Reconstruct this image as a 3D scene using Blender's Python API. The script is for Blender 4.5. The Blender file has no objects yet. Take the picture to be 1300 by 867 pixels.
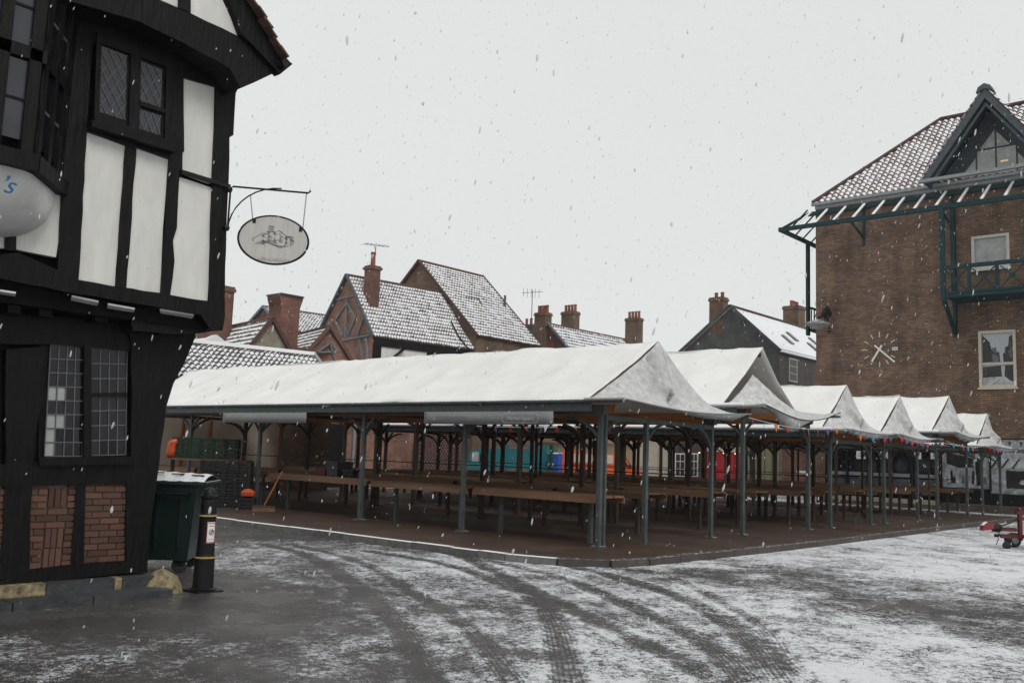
import bpy, math, random
import numpy as np
from mathutils import Vector, Matrix
R = random.Random(7)
S = bpy.context.scene
COL = S.collection

# ------------------------------------------------------------------ camera
FPX, PITCH, ROLL = 1178.8, 0.12214, 0.0368
SA, CA = 0.6619, 0.7496                       # heading of the camera against the market grid
CAM = Vector((-14.06, -10.14, 1.60))
def w(x, y, z): return Vector((x*SA + y*CA, -x*CA + y*SA, z))
cp, sp, cr, sr = math.cos(PITCH), math.sin(PITCH), math.cos(ROLL), math.sin(ROLL)
FW = w(0, cp, sp); R0 = w(1, 0, 0); U0 = w(0, -sp, cp)
RT = cr*R0 + sr*U0; UP = -sr*R0 + cr*U0
cd = bpy.data.cameras.new("camera"); cam = bpy.data.objects.new("camera", cd); COL.objects.link(cam)
m = Matrix((RT, UP, -FW)).transposed().to_4x4(); m.translation = CAM
cam.matrix_world = m
cd.sensor_width = 36; cd.lens = FPX/1300*36; cd.clip_start = .05; cd.clip_end = 1500
S.camera = cam
# ------------------------------------------------------------------ overcast light
wd = bpy.data.worlds.new("World"); S.world = wd; wd.use_nodes = True
nt = wd.node_tree; nt.nodes.clear()
sky = nt.nodes.new('ShaderNodeTexSky'); sky.sky_type = 'NISHITA'; sky.sun_disc = False
sky.sun_elevation = math.radians(48); sky.sun_rotation = math.radians(160)
b1 = nt.nodes.new('ShaderNodeBackground'); b1.inputs[1].default_value = .05
b2 = nt.nodes.new('ShaderNodeBackground'); b2.inputs[0].default_value = (.815, .84, .825, 1); b2.inputs[1].default_value = 1.0
wn = nt.nodes.new('ShaderNodeTexNoise'); wn.inputs['Scale'].default_value = 1.3; wn.inputs['Detail'].default_value = 3; wt = nt.nodes.new('ShaderNodeTexCoord'); nt.links.new(wt.outputs['Generated'], wn.inputs['Vector'])
wr = nt.nodes.new('ShaderNodeValToRGB'); wr.color_ramp.elements[0].position = .3; wr.color_ramp.elements[1].position = .7; wr.color_ramp.elements[0].color = (.775, .80, .79, 1); wr.color_ramp.elements[1].color = (.835, .855, .84, 1)
nt.links.new(wn.outputs['Fac'], wr.inputs[0]); nt.links.new(wr.outputs[0], b2.inputs[0])
mx = nt.nodes.new('ShaderNodeMixShader'); mx.inputs[0].default_value = .93
out = nt.nodes.new('ShaderNodeOutputWorld')
nt.links.new(sky.outputs[0], b1.inputs[0]); nt.links.new(b1.outputs[0], mx.inputs[1]); nt.links.new(b2.outputs[0], mx.inputs[2])
nt.links.new(mx.outputs[0], out.inputs[0])
sl = bpy.data.lights.new("sun", 'SUN'); sl.energy = 1.35; sl.angle = math.radians(25); sl.color = (1, .98, .95)
so = bpy.data.objects.new("sun", sl); COL.objects.link(so)
so.rotation_euler = (math.radians(42), 0, math.radians(-20))
S.view_settings.view_transform = 'Standard'; S.view_settings.look = 'None'
S.view_settings.exposure = 0; S.view_settings.gamma = 1

# ------------------------------------------------------------------ picture -> place helpers (survey of the photograph)
def ray(px, py): return (RT*(px-650) - UP*(py-433.5) + FW*FPX)/FPX
def onx(px, py, X): r = ray(px, py); t = (X-CAM.x)/r.x; return (CAM.y+t*r.y, CAM.z+t*r.z)
def ony(px, py, Y): r = ray(px, py); t = (Y-CAM.y)/r.y; return (CAM.x+t*r.x, CAM.z+t*r.z)
def onz(px, py, Z=-.1): r = ray(px, py); t = (Z-CAM.z)/r.z; return (CAM.x+t*r.x, CAM.y+t*r.y)
def atd(px, py, d):
    r = ray(px, py); h = r.dot(w(0, 1, 0)); return CAM + r*(d/h)

# ------------------------------------------------------------------ materials
def mat(name, col, rough=.7, var=.25, scale=6, bump=.2, bscale=30, metal=0, spec=.5, snow=0, coord='Object', stretch=(1, 1, 1), rnd=0, emit=None, trans=0):
    m = bpy.data.materials.new(name); m.use_nodes = True; n = m.node_tree.nodes; l = m.node_tree.links
    p = n['Principled BSDF']; p.inputs['Roughness'].default_value = rough; p.inputs['Metallic'].default_value = metal
    p.inputs['Specular IOR Level'].default_value = spec
    tc = n.new('ShaderNodeTexCoord'); mp = n.new('ShaderNodeMapping'); mp.inputs['Scale'].default_value = stretch
    l.new(tc.outputs[coord], mp.inputs[0])
    nz = n.new('ShaderNodeTexNoise'); nz.inputs['Scale'].default_value = scale; nz.inputs['Detail'].default_value = 8; nz.inputs['Roughness'].default_value = .65
    l.new(mp.outputs[0], nz.inputs['Vector'])
    rp = n.new('ShaderNodeValToRGB'); c = Vector(col)
    a = c*(1-var); b = c*(1+var)
    rp.color_ramp.elements[0].position = .3; rp.color_ramp.elements[1].position = .7
    rp.color_ramp.elements[0].color = (*a, 1); rp.color_ramp.elements[1].color = (min(b.x, .95), min(b.y, .95), min(b.z, .95), 1)
    l.new(nz.outputs['Fac'], rp.inputs[0]); last = rp.outputs[0]
    if rnd:
        oi = n.new('ShaderNodeObjectInfo'); hs = n.new('ShaderNodeHueSaturation'); mr = n.new('ShaderNodeMapRange')
        mr.inputs[3].default_value = 1-rnd; mr.inputs[4].default_value = 1+rnd
        l.new(oi.outputs['Random'], mr.inputs[0]); l.new(mr.outputs[0], hs.inputs['Value']); l.new(last, hs.inputs['Color']); last = hs.outputs[0]
    if snow:      # thin settled snow on faces that look up
        g = n.new('ShaderNodeNewGeometry'); sx = n.new('ShaderNodeSeparateXYZ'); l.new(g.outputs['Normal'], sx.inputs[0])
        ad = n.new('ShaderNodeMath'); ad.operation = 'ADD'; l.new(sx.outputs[2], ad.inputs[0])
        n2 = n.new('ShaderNodeTexNoise'); n2.inputs['Scale'].default_value = 14; n2.inputs['Detail'].default_value = 6; l.new(tc.outputs['Object'], n2.inputs['Vector'])
        ms = n.new('ShaderNodeMapRange'); ms.inputs[3].default_value = -.45; ms.inputs[4].default_value = .45; l.new(n2.outputs['Fac'], ms.inputs[0]); l.new(ms.outputs[0], ad.inputs[1])
        r2 = n.new('ShaderNodeMapRange'); r2.inputs[1].default_value = 1.05-snow; r2.inputs[2].default_value = 1.25-snow; r2.clamp = True; l.new(ad.outputs[0], r2.inputs[0])
        mxx = n.new('ShaderNodeMix'); mxx.data_type = 'RGBA'; l.new(r2.outputs[0], mxx.inputs[0]); l.new(last, mxx.inputs[6]); mxx.inputs[7].default_value = (.8, .81, .82, 1); last = mxx.outputs[2]
    l.new(last, p.inputs['Base Color'])
    if bump:
        bz = n.new('ShaderNodeTexNoise'); bz.inputs['Scale'].default_value = bscale; bz.inputs['Detail'].default_value = 6; l.new(mp.outputs[0], bz.inputs['Vector'])
        bp = n.new('ShaderNodeBump'); bp.inputs['Strength'].default_value = bump; bp.inputs['Distance'].default_value = .02
        l.new(bz.outputs['Fac'], bp.inputs['Height']); l.new(bp.outputs[0], p.inputs['Normal'])
    if emit: p.inputs['Emission Color'].default_value = (*emit[:3], 1); p.inputs['Emission Strength'].default_value = emit[3]
    if trans: p.inputs['Alpha'].default_value = 1-trans
    return m
def brickmat(name, c1, c2, mortar, bw=.225, bh=.075, ms=.01, bump=.6, blot=.3):
    m = bpy.data.materials.new(name); m.use_nodes = True; n = m.node_tree.nodes; l = m.node_tree.links; p = n['Principled BSDF']
    p.inputs['Roughness'].default_value = .85
    uv = n.new('ShaderNodeTexCoord'); bt = n.new('ShaderNodeTexBrick'); l.new(uv.outputs['UV'], bt.inputs['Vector'])
    bt.inputs['Color1'].default_value = (*c1, 1); bt.inputs['Color2'].default_value = (*c2, 1); bt.inputs['Mortar'].default_value = (*mortar, 1)
    bt.inputs['Scale'].default_value = 1; bt.inputs['Mortar Size'].default_value = ms; bt.inputs['Brick Width'].default_value = bw; bt.inputs['Row Height'].default_value = bh; bt.inputs['Bias'].default_value = -.1
    nz = n.new('ShaderNodeTexNoise'); nz.inputs['Scale'].default_value = .9; nz.inputs['Detail'].default_value = 9; nz.inputs['Roughness'].default_value = .7; l.new(uv.outputs['UV'], nz.inputs['Vector'])
    mr = n.new('ShaderNodeMapRange'); mr.inputs[1].default_value = .3; mr.inputs[2].default_value = .7; mr.inputs[3].default_value = 1-blot; mr.inputs[4].default_value = 1+blot; l.new(nz.outputs['Fac'], mr.inputs[0])
    vm = n.new('ShaderNodeMapping'); vm.inputs['Scale'].default_value = (.9, .13, 1); n3 = n.new('ShaderNodeTexNoise'); n3.inputs['Scale'].default_value = 1.1; n3.inputs['Detail'].default_value = 5; l.new(uv.outputs['UV'], vm.inputs[0]); l.new(vm.outputs[0], n3.inputs['Vector'])
    m3 = n.new('ShaderNodeMapRange'); m3.inputs[1].default_value = .32; m3.inputs[2].default_value = .55; m3.inputs[3].default_value = .68; m3.inputs[4].default_value = 1.05; l.new(n3.outputs['Fac'], m3.inputs[0])
    mm_ = n.new('ShaderNodeMath'); mm_.operation = 'MULTIPLY'; l.new(mr.outputs[0], mm_.inputs[0]); l.new(m3.outputs[0], mm_.inputs[1])
    hs = n.new('ShaderNodeHueSaturation'); l.new(mm_.outputs[0], hs.inputs['Value']); l.new(bt.outputs['Color'], hs.inputs['Color'])
    l.new(hs.outputs[0], p.inputs['Base Color'])
    bp = n.new('ShaderNodeBump'); bp.inputs['Strength'].default_value = bump; bp.inputs['Distance'].default_value = .012; bp.invert = True
    l.new(bt.outputs['Fac'], bp.inputs['Height']); l.new(bp.outputs[0], p.inputs['Normal'])
    return m
def tilemat(name, tile, edge=.32, bare=.5, thick=.62):
    """clay pantiles with thin snow: UV = (column, course); snow lies on the pans, the nose of every course stays bare"""
    m = bpy.data.materials.new(name); m.use_nodes = True; n = m.node_tree.nodes; l = m.node_tree.links; p = n['Principled BSDF']
    p.inputs['Roughness'].default_value = .7
    uv = n.new('ShaderNodeTexCoord'); sx = n.new('ShaderNodeSeparateXYZ'); l.new(uv.outputs['UV'], sx.inputs[0])
    def M(op, a, b=None):
        q = n.new('ShaderNodeMath'); q.operation = op
        for i, v in enumerate((a, b)):
            if v is None: continue
            if isinstance(v, (int, float)): q.inputs[i].default_value = v
            else: l.new(v, q.inputs[i])
        return q.outputs[0]
    fr = M('FRACT', sx.outputs[1]); fu = M('FRACT', sx.outputs[0])
    nz = n.new('ShaderNodeTexNoise'); nz.inputs['Scale'].default_value = .35; nz.inputs['Detail'].default_value = 9; nz.inputs['Roughness'].default_value = .75; l.new(uv.outputs['UV'], nz.inputs['Vector'])
    n2 = n.new('ShaderNodeTexNoise'); n2.inputs['Scale'].default_value = 2.5; n2.inputs['Detail'].default_value = 4; l.new(uv.outputs['UV'], n2.inputs['Vector'])
    wave = M('SINE', M('MULTIPLY', M('ADD', sx.outputs[0], .12), 6.283))
    lim = M('ADD', M('MULTIPLY', wave, .11), edge)
    lim = M('ADD', lim, M('MULTIPLY', M('SUBTRACT', nz.outputs['Fac'], bare), 2.1))
    lim = M('ADD', lim, M('MULTIPLY', M('SUBTRACT', n2.outputs['Fac'], .5), .5))
    sm = n.new('ShaderNodeMapRange'); sm.clamp = True; l.new(M('SUBTRACT', fr, lim), sm.inputs[0]); sm.inputs[1].default_value = -.05; sm.inputs[2].default_value = .08
    rp = n.new('ShaderNodeMix'); rp.data_type = 'RGBA'; l.new(M('MULTIPLY', sm.outputs[0], .93), rp.inputs[0])
    nc = n.new('ShaderNodeMix'); nc.data_type = 'RGBA'; l.new(n2.outputs['Fac'], nc.inputs[0])
    nc.inputs[6].default_value = (*(Vector(tile)*.55), 1); nc.inputs[7].default_value = (*(Vector(tile)*1.3), 1)
    l.new(nc.outputs[2], rp.inputs[6]); rp.inputs[7].default_value = (.80, .81, .825, 1)
    l.new(rp.outputs[2], p.inputs['Base Color'])
    return m
SNOW = mat('settled_snow', (.84, .845, .85), .9, .04, 9, .35, 60, spec=.2)
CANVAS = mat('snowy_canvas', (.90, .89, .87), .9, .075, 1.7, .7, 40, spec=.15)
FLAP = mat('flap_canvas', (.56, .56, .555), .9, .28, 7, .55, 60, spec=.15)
VALANCE = mat('banner_cloth', (.24, .24, .245), .7, .12, 2, .05, 20, stretch=(1, 1, 4))
BLACKT = mat('black_timber', (.0048, .0045, .0045), .5, .85, 7, 1.0, 9, spec=.17, stretch=(3, 3, .5))
WALLB = mat('black_wall', (.006, .006, .0065), .8, .5, 4, .5, 12, spec=.1)
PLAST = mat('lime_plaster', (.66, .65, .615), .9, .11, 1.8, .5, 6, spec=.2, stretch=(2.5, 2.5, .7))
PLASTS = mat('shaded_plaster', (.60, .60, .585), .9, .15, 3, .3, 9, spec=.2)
BRK = mat('old_brick', (.135, .066, .048), .9, .35, 22, .7, 70, rnd=.35)
MORT = mat('lime_mortar', (.23, .185, .155), .95, .3, 30, .7, 90)
STEEL = mat('green_grey_steel', (.070, .083, .082), .55, .35, 9, .25, 40, spec=.25, snow=.08)
TEAL = mat('teal_steel', (.008, .036, .042), .55, .3, 6, .15, 30, spec=.25)
WOODD = mat('weathered_post', (.050, .033, .023), .8, .4, 8, .5, 30, stretch=(1, 1, .2))
WOODO = mat('orange_board', (.42, .165, .05), .7, .3, 5, .3, 30, stretch=(1, .2, 1))
WOODT = mat('counter_board', (.165, .088, .048), .75, .45, 6, .4, 26, stretch=(1, .15, 1), rnd=.25)
GLASS = mat('dark_glass', (.006, .0065, .009), .08, .3, 2, .05, 3, spec=.4)
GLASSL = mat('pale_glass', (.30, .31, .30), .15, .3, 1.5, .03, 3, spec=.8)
GLASSB = mat('sky_lit_glass', (.035, .037, .046), .12, .35, 1.5, .04, 3, spec=.5)
LEAD = mat('lead_strip', (.10, .10, .105), .5, .2, 9, .1)
STONE = mat('dark_plinth_paint', (.035, .037, .04), .7, .5, 5, .8, 14)
STONEY = mat('worn_yellow_stone', (.21, .165, .095), .85, .85, 13, .8, 16)
KERB = mat('kerb_stone', (.16, .155, .15), .8, .3, 8, .6, 25, snow=.12, rnd=.15)
KERBD = mat('wet_brown_kerb', (.060, .048, .042), .6, .35, 8, .6, 25, snow=.03, rnd=.2)
KERBS = mat('snowy_kerb_stone', (.15, .145, .14), .8, .3, 8, .6, 25, snow=.40, rnd=.15)
IRON = mat('black_iron', (.007, .007, .008), .5, .3, 9, .2, 30, spec=.25)
GOLD = mat('gold_paint', (.42, .30, .08), .5, .2, 9, .1)
WHITE = mat('white_print', (.75, .74, .72), .6, .04, 5, 0)
REDP = mat('red_print', (.5, .06, .05), .6, .1, 5, 0)
BLUEP = mat('blue_print', (.03, .16, .33), .6, .1, 5, 0)
INK = mat('grey_ink', (.07, .07, .075), .7, .2, 30, 0)
BINP = mat('dark_green_plastic', (.007, .019, .016), .38, .25, 3, .1, 10, spec=.45)
BINL = mat('bin_lid_plastic', (.014, .04, .034), .45, .25, 3, .15, 12, snow=.42)
RUBB = mat('rubber', (.015, .015, .016), .7, .2, 9, .1)
RED = mat('dark_red_paint', (.085, .008, .012), .4, .25, 8, .15)
REDS = mat('shop_red', (.45, .012, .03), .5, .15, 4, .05)
ORG = mat('orange_paint', (.80, .12, .025), .4, .08, 3, .03)
TEALV = mat('teal_van_paint', (.008, .12, .135), .4, .1, 3, .03)
BLUEV = mat('blue_plastic', (.012, .08, .38), .4, .1, 3, .03)
CREAM = mat('cream_render', (.50, .45, .35), .85, .08, 1.5, .15)
TAN = mat('tan_stone', (.42, .31, .22), .85, .12, 1, .2)
OLIVE = mat('olive_shutter', (.26, .25, .15), .6, .1, 2, .1)
GREY = mat('dark_render', (.075, .078, .08), .9, .35, 1.2, .4, 9)
BROWNR = mat('brown_gable_render', (.22, .19, .15), .9, .3, 1.6, .5, 9)
SLATEB = mat('slate_blue_board', (.058, .072, .085), .6, .25, 6, .3, 20)
GUTTER = mat('grey_gutter', (.24, .26, .27), .6, .15, 4, .1)
ZINC = mat('lead_flashing', (.16, .19, .22), .6, .3, 4, .2)
FRAMEW = mat('cream_frame', (.52, .47, .38), .6, .12, 6, .1)
FRAMEG = mat('grey_frame', (.50, .49, .45), .6, .12, 6, .1)
PLASTIC_ = mat('plastic_sheeting', (.30, .255, .215), .35, .45, 1.4, .9, 3.5, spec=.6, stretch=(1, 1, .6))
PLASTIC = mat('hazy_plastic_sheeting', (.42, .35, .29), .4, .35, 1.6, .9, 3.5, spec=.5, stretch=(1, 1, .6))
def translucent(m, k=.5, c=(.55, .47, .40)):
    n = m.node_tree.nodes; l = m.node_tree.links; t = n.new('ShaderNodeBsdfTranslucent'); t.inputs[0].default_value = (*c, 1); x = n.new('ShaderNodeMixShader'); x.inputs[0].default_value = k
    o = n['Material Output']; l.new(n['Principled BSDF'].outputs[0], x.inputs[1]); l.new(t.outputs[0], x.inputs[2]); l.new(x.outputs[0], o.inputs[0])
translucent(PLASTIC); translucent(CANVAS, .14, (.8, .74, .66)); translucent(FLAP, .12, (.8, .76, .7))
GREENC = mat('green_crate', (.007, .026, .014), .5, .4, 12, .2)
DARKC = mat('black_crate', (.010, .010, .011), .5, .4, 12, .2)
TILER = tilemat('snowy_pantiles', (.085, .058, .050), .13, .455)
TILEG = tilemat('snowy_grey_tiles', (.07, .06, .058), .12, .46)
TILEC = tilemat('snowy_corrugation', (.06, .058, .056), .18, .45)
TILEH = tilemat('snowy_red_tiles', (.12, .042, .036), .15, .47)
TILEB = mat('brown_tile', (.10, .05, .042), .85, .35, 9, .4, rnd=.35)
SNOWR = mat('snowed_slates', (.77, .78, .80), .9, .06, 3, .3, 20)
BW1 = brickmat('facade_brick', (.235, .140, .090), (.130, .078, .052), (.078, .060, .050), .24, .085, .013, .9, .42)
BW2 = brickmat('chimney_brick', (.20, .072, .045), (.115, .045, .032), (.14, .10, .085), .23, .08, .011, .6, .45)
BW3 = brickmat('orange_brick', (.30, .135, .085), (.19, .085, .055), (.20, .15, .12), .24, .085, .012, .5, .4)
BW4 = brickmat('grey_brick', (.085, .072, .066), (.06, .05, .046), (.09, .08, .075), .24, .085, .01, .5, .3)
BW5 = brickmat('brown_brick', (.17, .10, .062), (.11, .065, .042), (.11, .085, .065), .24, .085, .01, .5, .35)
PAVER = brickmat('wet_pavers', (.075, .043, .030), (.050, .029, .021), (.03, .022, .018), .21, .105, .007, .4, .5)
PAVER.node_tree.nodes['Principled BSDF'].inputs['Roughness'].default_value = .5

# ------------------------------------------------------------------ mesh helpers
def tag(o, label=None, cat=None, group=None, kind=None):
    if label: o['label'] = label
    if cat: o['category'] = cat
    if group: o['group'] = group
    if kind: o['kind'] = kind
    return o
def empty(name, loc, label, cat, group=None):
    o = bpy.data.objects.new(name, None); COL.objects.link(o); o.location = loc; o.empty_display_size = .2
    return tag(o, label, cat, group)
def wloc(o):
    v = Vector((0, 0, 0))
    while o is not None: v += Vector(o.location); o = o.parent
    return v
class MB:
    def __init__(s, M=None): s.v = []; s.f = []; s.uv = []; s.mi = []; s.M = M; s.cur = 0
    def vert(s, p):
        p = Vector(p)
        if s.M: p = s.M @ p
        s.v.append(p); return len(s.v)-1
    def face(s, pts, uv=None):
        ids = [s.vert(p) for p in pts]; s.f.append(ids); s.mi.append(s.cur)
        if uv is None:
            P = [Vector(p) for p in pts]; n = Vector((0, 0, 0))
            for i in range(len(P)):
                a, b = P[i], P[(i+1) % len(P)]; n += a.cross(b)
            ax = max(range(3), key=lambda k: abs(n[k]))
            uv = [((p.y, p.z), (p.x, p.z), (p.x, p.y))[ax] for p in P]
        s.uv.append(uv); return s
    def box(s, a, b):
        x0, y0, z0 = (min(a[i], b[i]) for i in range(3)); x1, y1, z1 = (max(a[i], b[i]) for i in range(3))
        for q in (((x0,y0,z0),(x0,y1,z0),(x1,y1,z0),(x1,y0,z0)), ((x0,y0,z1),(x1,y0,z1),(x1,y1,z1),(x0,y1,z1)), ((x0,y0,z0),(x1,y0,z0),(x1,y0,z1),(x0,y0,z1)),
                  ((x1,y0,z0),(x1,y1,z0),(x1,y1,z1),(x1,y0,z1)), ((x1,y1,z0),(x0,y1,z0),(x0,y1,z1),(x1,y1,z1)), ((x0,y1,z0),(x0,y0,z0),(x0,y0,z1),(x0,y1,z1))): s.face(q)
        return s
    def prism(s, poly, ax, a0, a1):
        if a0 > a1: a0, a1 = a1, a0
        ar = sum(poly[i][0]*poly[(i+1) % len(poly)][1]-poly[(i+1) % len(poly)][0]*poly[i][1] for i in range(len(poly)))
        if ar < 0: poly = poly[::-1]
        f = {'y': lambda p, a: (p[0], a, p[1]), 'x': lambda p, a: (a, p[0], p[1]), 'z': lambda p, a: (p[0], p[1], a)}[ax]
        A = [f(p, a0) for p in poly]; B = [f(p, a1) for p in poly]; n = len(poly)
        if ax == 'y': s.face(A); s.face(B[::-1])
        else: s.face(A[::-1]); s.face(B)
        for i in range(n):
            j = (i+1) % n
            if ax == 'y': s.face((A[j], A[i], B[i], B[j]))
            else: s.face((A[i], A[j], B[j], B[i]))
        return s
    def beam(s, p, q, wd, ht, up=(0, 0, 1)):
        p, q = Vector(p), Vector(q); d = (q-p).normalized(); r = d.cross(Vector(up))
        if r.length < 1e-4: r = Vector((1, 0, 0))
        r.normalize(); u = r.cross(d); c = []
        for e in (p, q): c.append([e+r*(sx*wd/2)+u*(sy*ht/2) for sx, sy in ((-1,-1),(1,-1),(1,1),(-1,1))])
        s.face(c[0]); s.face(c[1][::-1])
        for i in range(4): j = (i+1) % 4; s.face((c[0][j], c[0][i], c[1][i], c[1][j]))
        return s
    def tube(s, pts, rad, n=7, cap=True):
        pts = [Vector(p) for p in pts]; rings = []
        for i, p in enumerate(pts):
            d = (pts[min(i+1, len(pts)-1)]-pts[max(i-1, 0)]).normalized()
            a = Vector((0, 0, 1)) if abs(d.z) < .9 else Vector((1, 0, 0)); r = d.cross(a).normalized(); u = r.cross(d)
            rr = rad[i] if isinstance(rad, (list, tuple)) else rad
            rings.append([p+(r*math.cos(2*math.pi*k/n)+u*math.sin(2*math.pi*k/n))*rr for k in range(n)])
        for a, b in zip(rings, rings[1:]):
            for k in range(n): s.face((a[(k+1) % n], a[k], b[k], b[(k+1) % n]))
        if cap: s.face(rings[0]); s.face(rings[-1][::-1])
        return s
    def lathe(s, c, prof, n=20, ax='z'):
        rings = []
        for r, z in prof:
            o = []
            for k in range(n):
                a = 2*math.pi*k/n; x, y = math.cos(a)*r, math.sin(a)*r
                o.append({'z': (c[0]+x, c[1]+y, c[2]+z), 'y': (c[0]+x, c[1]+z, c[2]-y), 'x': (c[0]+z, c[1]+x, c[2]+y)}[ax])
            rings.append(o)
        for a, b in zip(rings, rings[1:]):
            for k in range(n): s.face((a[k], a[(k+1) % n], b[(k+1) % n], b[k]))
        s.face(rings[0][::-1]); s.face(rings[-1]); return s
    def grid(s, P, uv=None):
        for i in range(len(P)-1):
            for j in range(len(P[0])-1):
                s.face((P[i][j], P[i+1][j], P[i+1][j+1], P[i][j+1]), None if uv is None else (uv[i][j], uv[i+1][j], uv[i+1][j+1], uv[i][j+1]))
        return s
    def build(s, name, mt, parent=None, smooth=False, merge=False, solid=0, bevel=0, loc=None, label=None, kind=None):
        me = bpy.data.meshes.new(name)
        o0 = Vector(loc) if loc is not None else (wloc(parent) if parent is not None else Vector((0, 0, 0)))
        me.from_pydata([tuple(v-o0) for v in s.v], [], s.f)
        ul = me.uv_layers.new(name='UVMap'); flat = [c for f in s.uv for uv in f for c in uv]; ul.data.foreach_set('uv', flat)
        for q in (mt if isinstance(mt, (list, tuple)) else [mt]): me.materials.append(q)
        me.polygons.foreach_set('material_index', s.mi)
        if merge:
            import bmesh
            b = bmesh.new(); b.from_mesh(me); bmesh.ops.remove_doubles(b, verts=b.verts, dist=1e-4); b.to_mesh(me); b.free()
        if smooth: me.polygons.foreach_set('use_smooth', [True]*len(me.polygons))
        o = bpy.data.objects.new(name, me); COL.objects.link(o)
        if parent is not None:
            o.parent = parent; o.location = o0-wloc(parent)
        elif loc is not None: o.location = o0
        if solid: md = o.modifiers.new('s', 'SOLIDIFY'); md.thickness = solid
        if bevel: md = o.modifiers.new('b', 'BEVEL'); md.width = bevel; md.segments = 2
        if label: o['label'] = label
        if kind: o['kind'] = kind
        return o
def inst(src, parent, loc, rotz=0, scale=None):
    o = src.copy(); COL.objects.link(o); o.parent = parent; o.location = Vector(loc)-wloc(parent); o.rotation_euler = (0, 0, rotz)
    if scale: o.scale = scale
    return o
def textmesh(name, body, size, mt, parent, M, shear=0, depth=.004):
    c = bpy.data.curves.new(name, 'FONT'); c.body = body; c.size = size; c.extrude = depth; c.shear = shear; c.align_x = 'CENTER'; c.align_y = 'CENTER'
    t = bpy.data.objects.new(name, c); COL.objects.link(t); bpy.context.view_layer.update()
    me = bpy.data.meshes.new_from_object(t.evaluated_get(bpy.context.evaluated_depsgraph_get())); bpy.data.objects.remove(t)
    M2 = Matrix.Translation(-wloc(parent)) @ M; me.transform(M2); me.materials.clear(); me.materials.append(mt)
    o = bpy.data.objects.new(name, me); COL.objects.link(o); o.parent = parent; return o
def vnoise(X, Y, seed, sc):
    """smooth value noise on arrays"""
    rs = np.random.RandomState(seed); T = rs.rand(256, 256); x = X*sc+31.7; y = Y*sc+57.3
    xi = np.floor(x).astype(int); yi = np.floor(y).astype(int); fx = x-xi; fy = y-yi; fx = fx*fx*(3-2*fx); fy = fy*fy*(3-2*fy)
    a = T[xi % 256, yi % 256]; b = T[(xi+1) % 256, yi % 256]; c = T[xi % 256, (yi+1) % 256]; d = T[(xi+1) % 256, (yi+1) % 256]
    return (a*(1-fx)+b*fx)*(1-fy)+(c*(1-fx)+d*fx)*fy
NT = np.random.RandomState(3).rand(97, 97)
def pn(x, y):
    xi, yi = math.floor(x), math.floor(y); fx, fy = x-xi, y-yi; fx = fx*fx*(3-2*fx); fy = fy*fy*(3-2*fy); g = lambda i, j: NT[i % 97, j % 97]
    return (g(xi, yi)*(1-fx)+g(xi+1, yi)*fx)*(1-fy)+(g(xi, yi+1)*(1-fx)+g(xi+1, yi+1)*fx)*fy-.5
def inpoly(x, y, P):
    c = False
    for i in range(len(P)):
        (x0, y0), (x1, y1) = P[i], P[i-1]
        if (y0 > y) != (y1 > y) and x < (x1-x0)*(y-y0)/(y1-y0)+x0: c = not c
    return c

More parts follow.
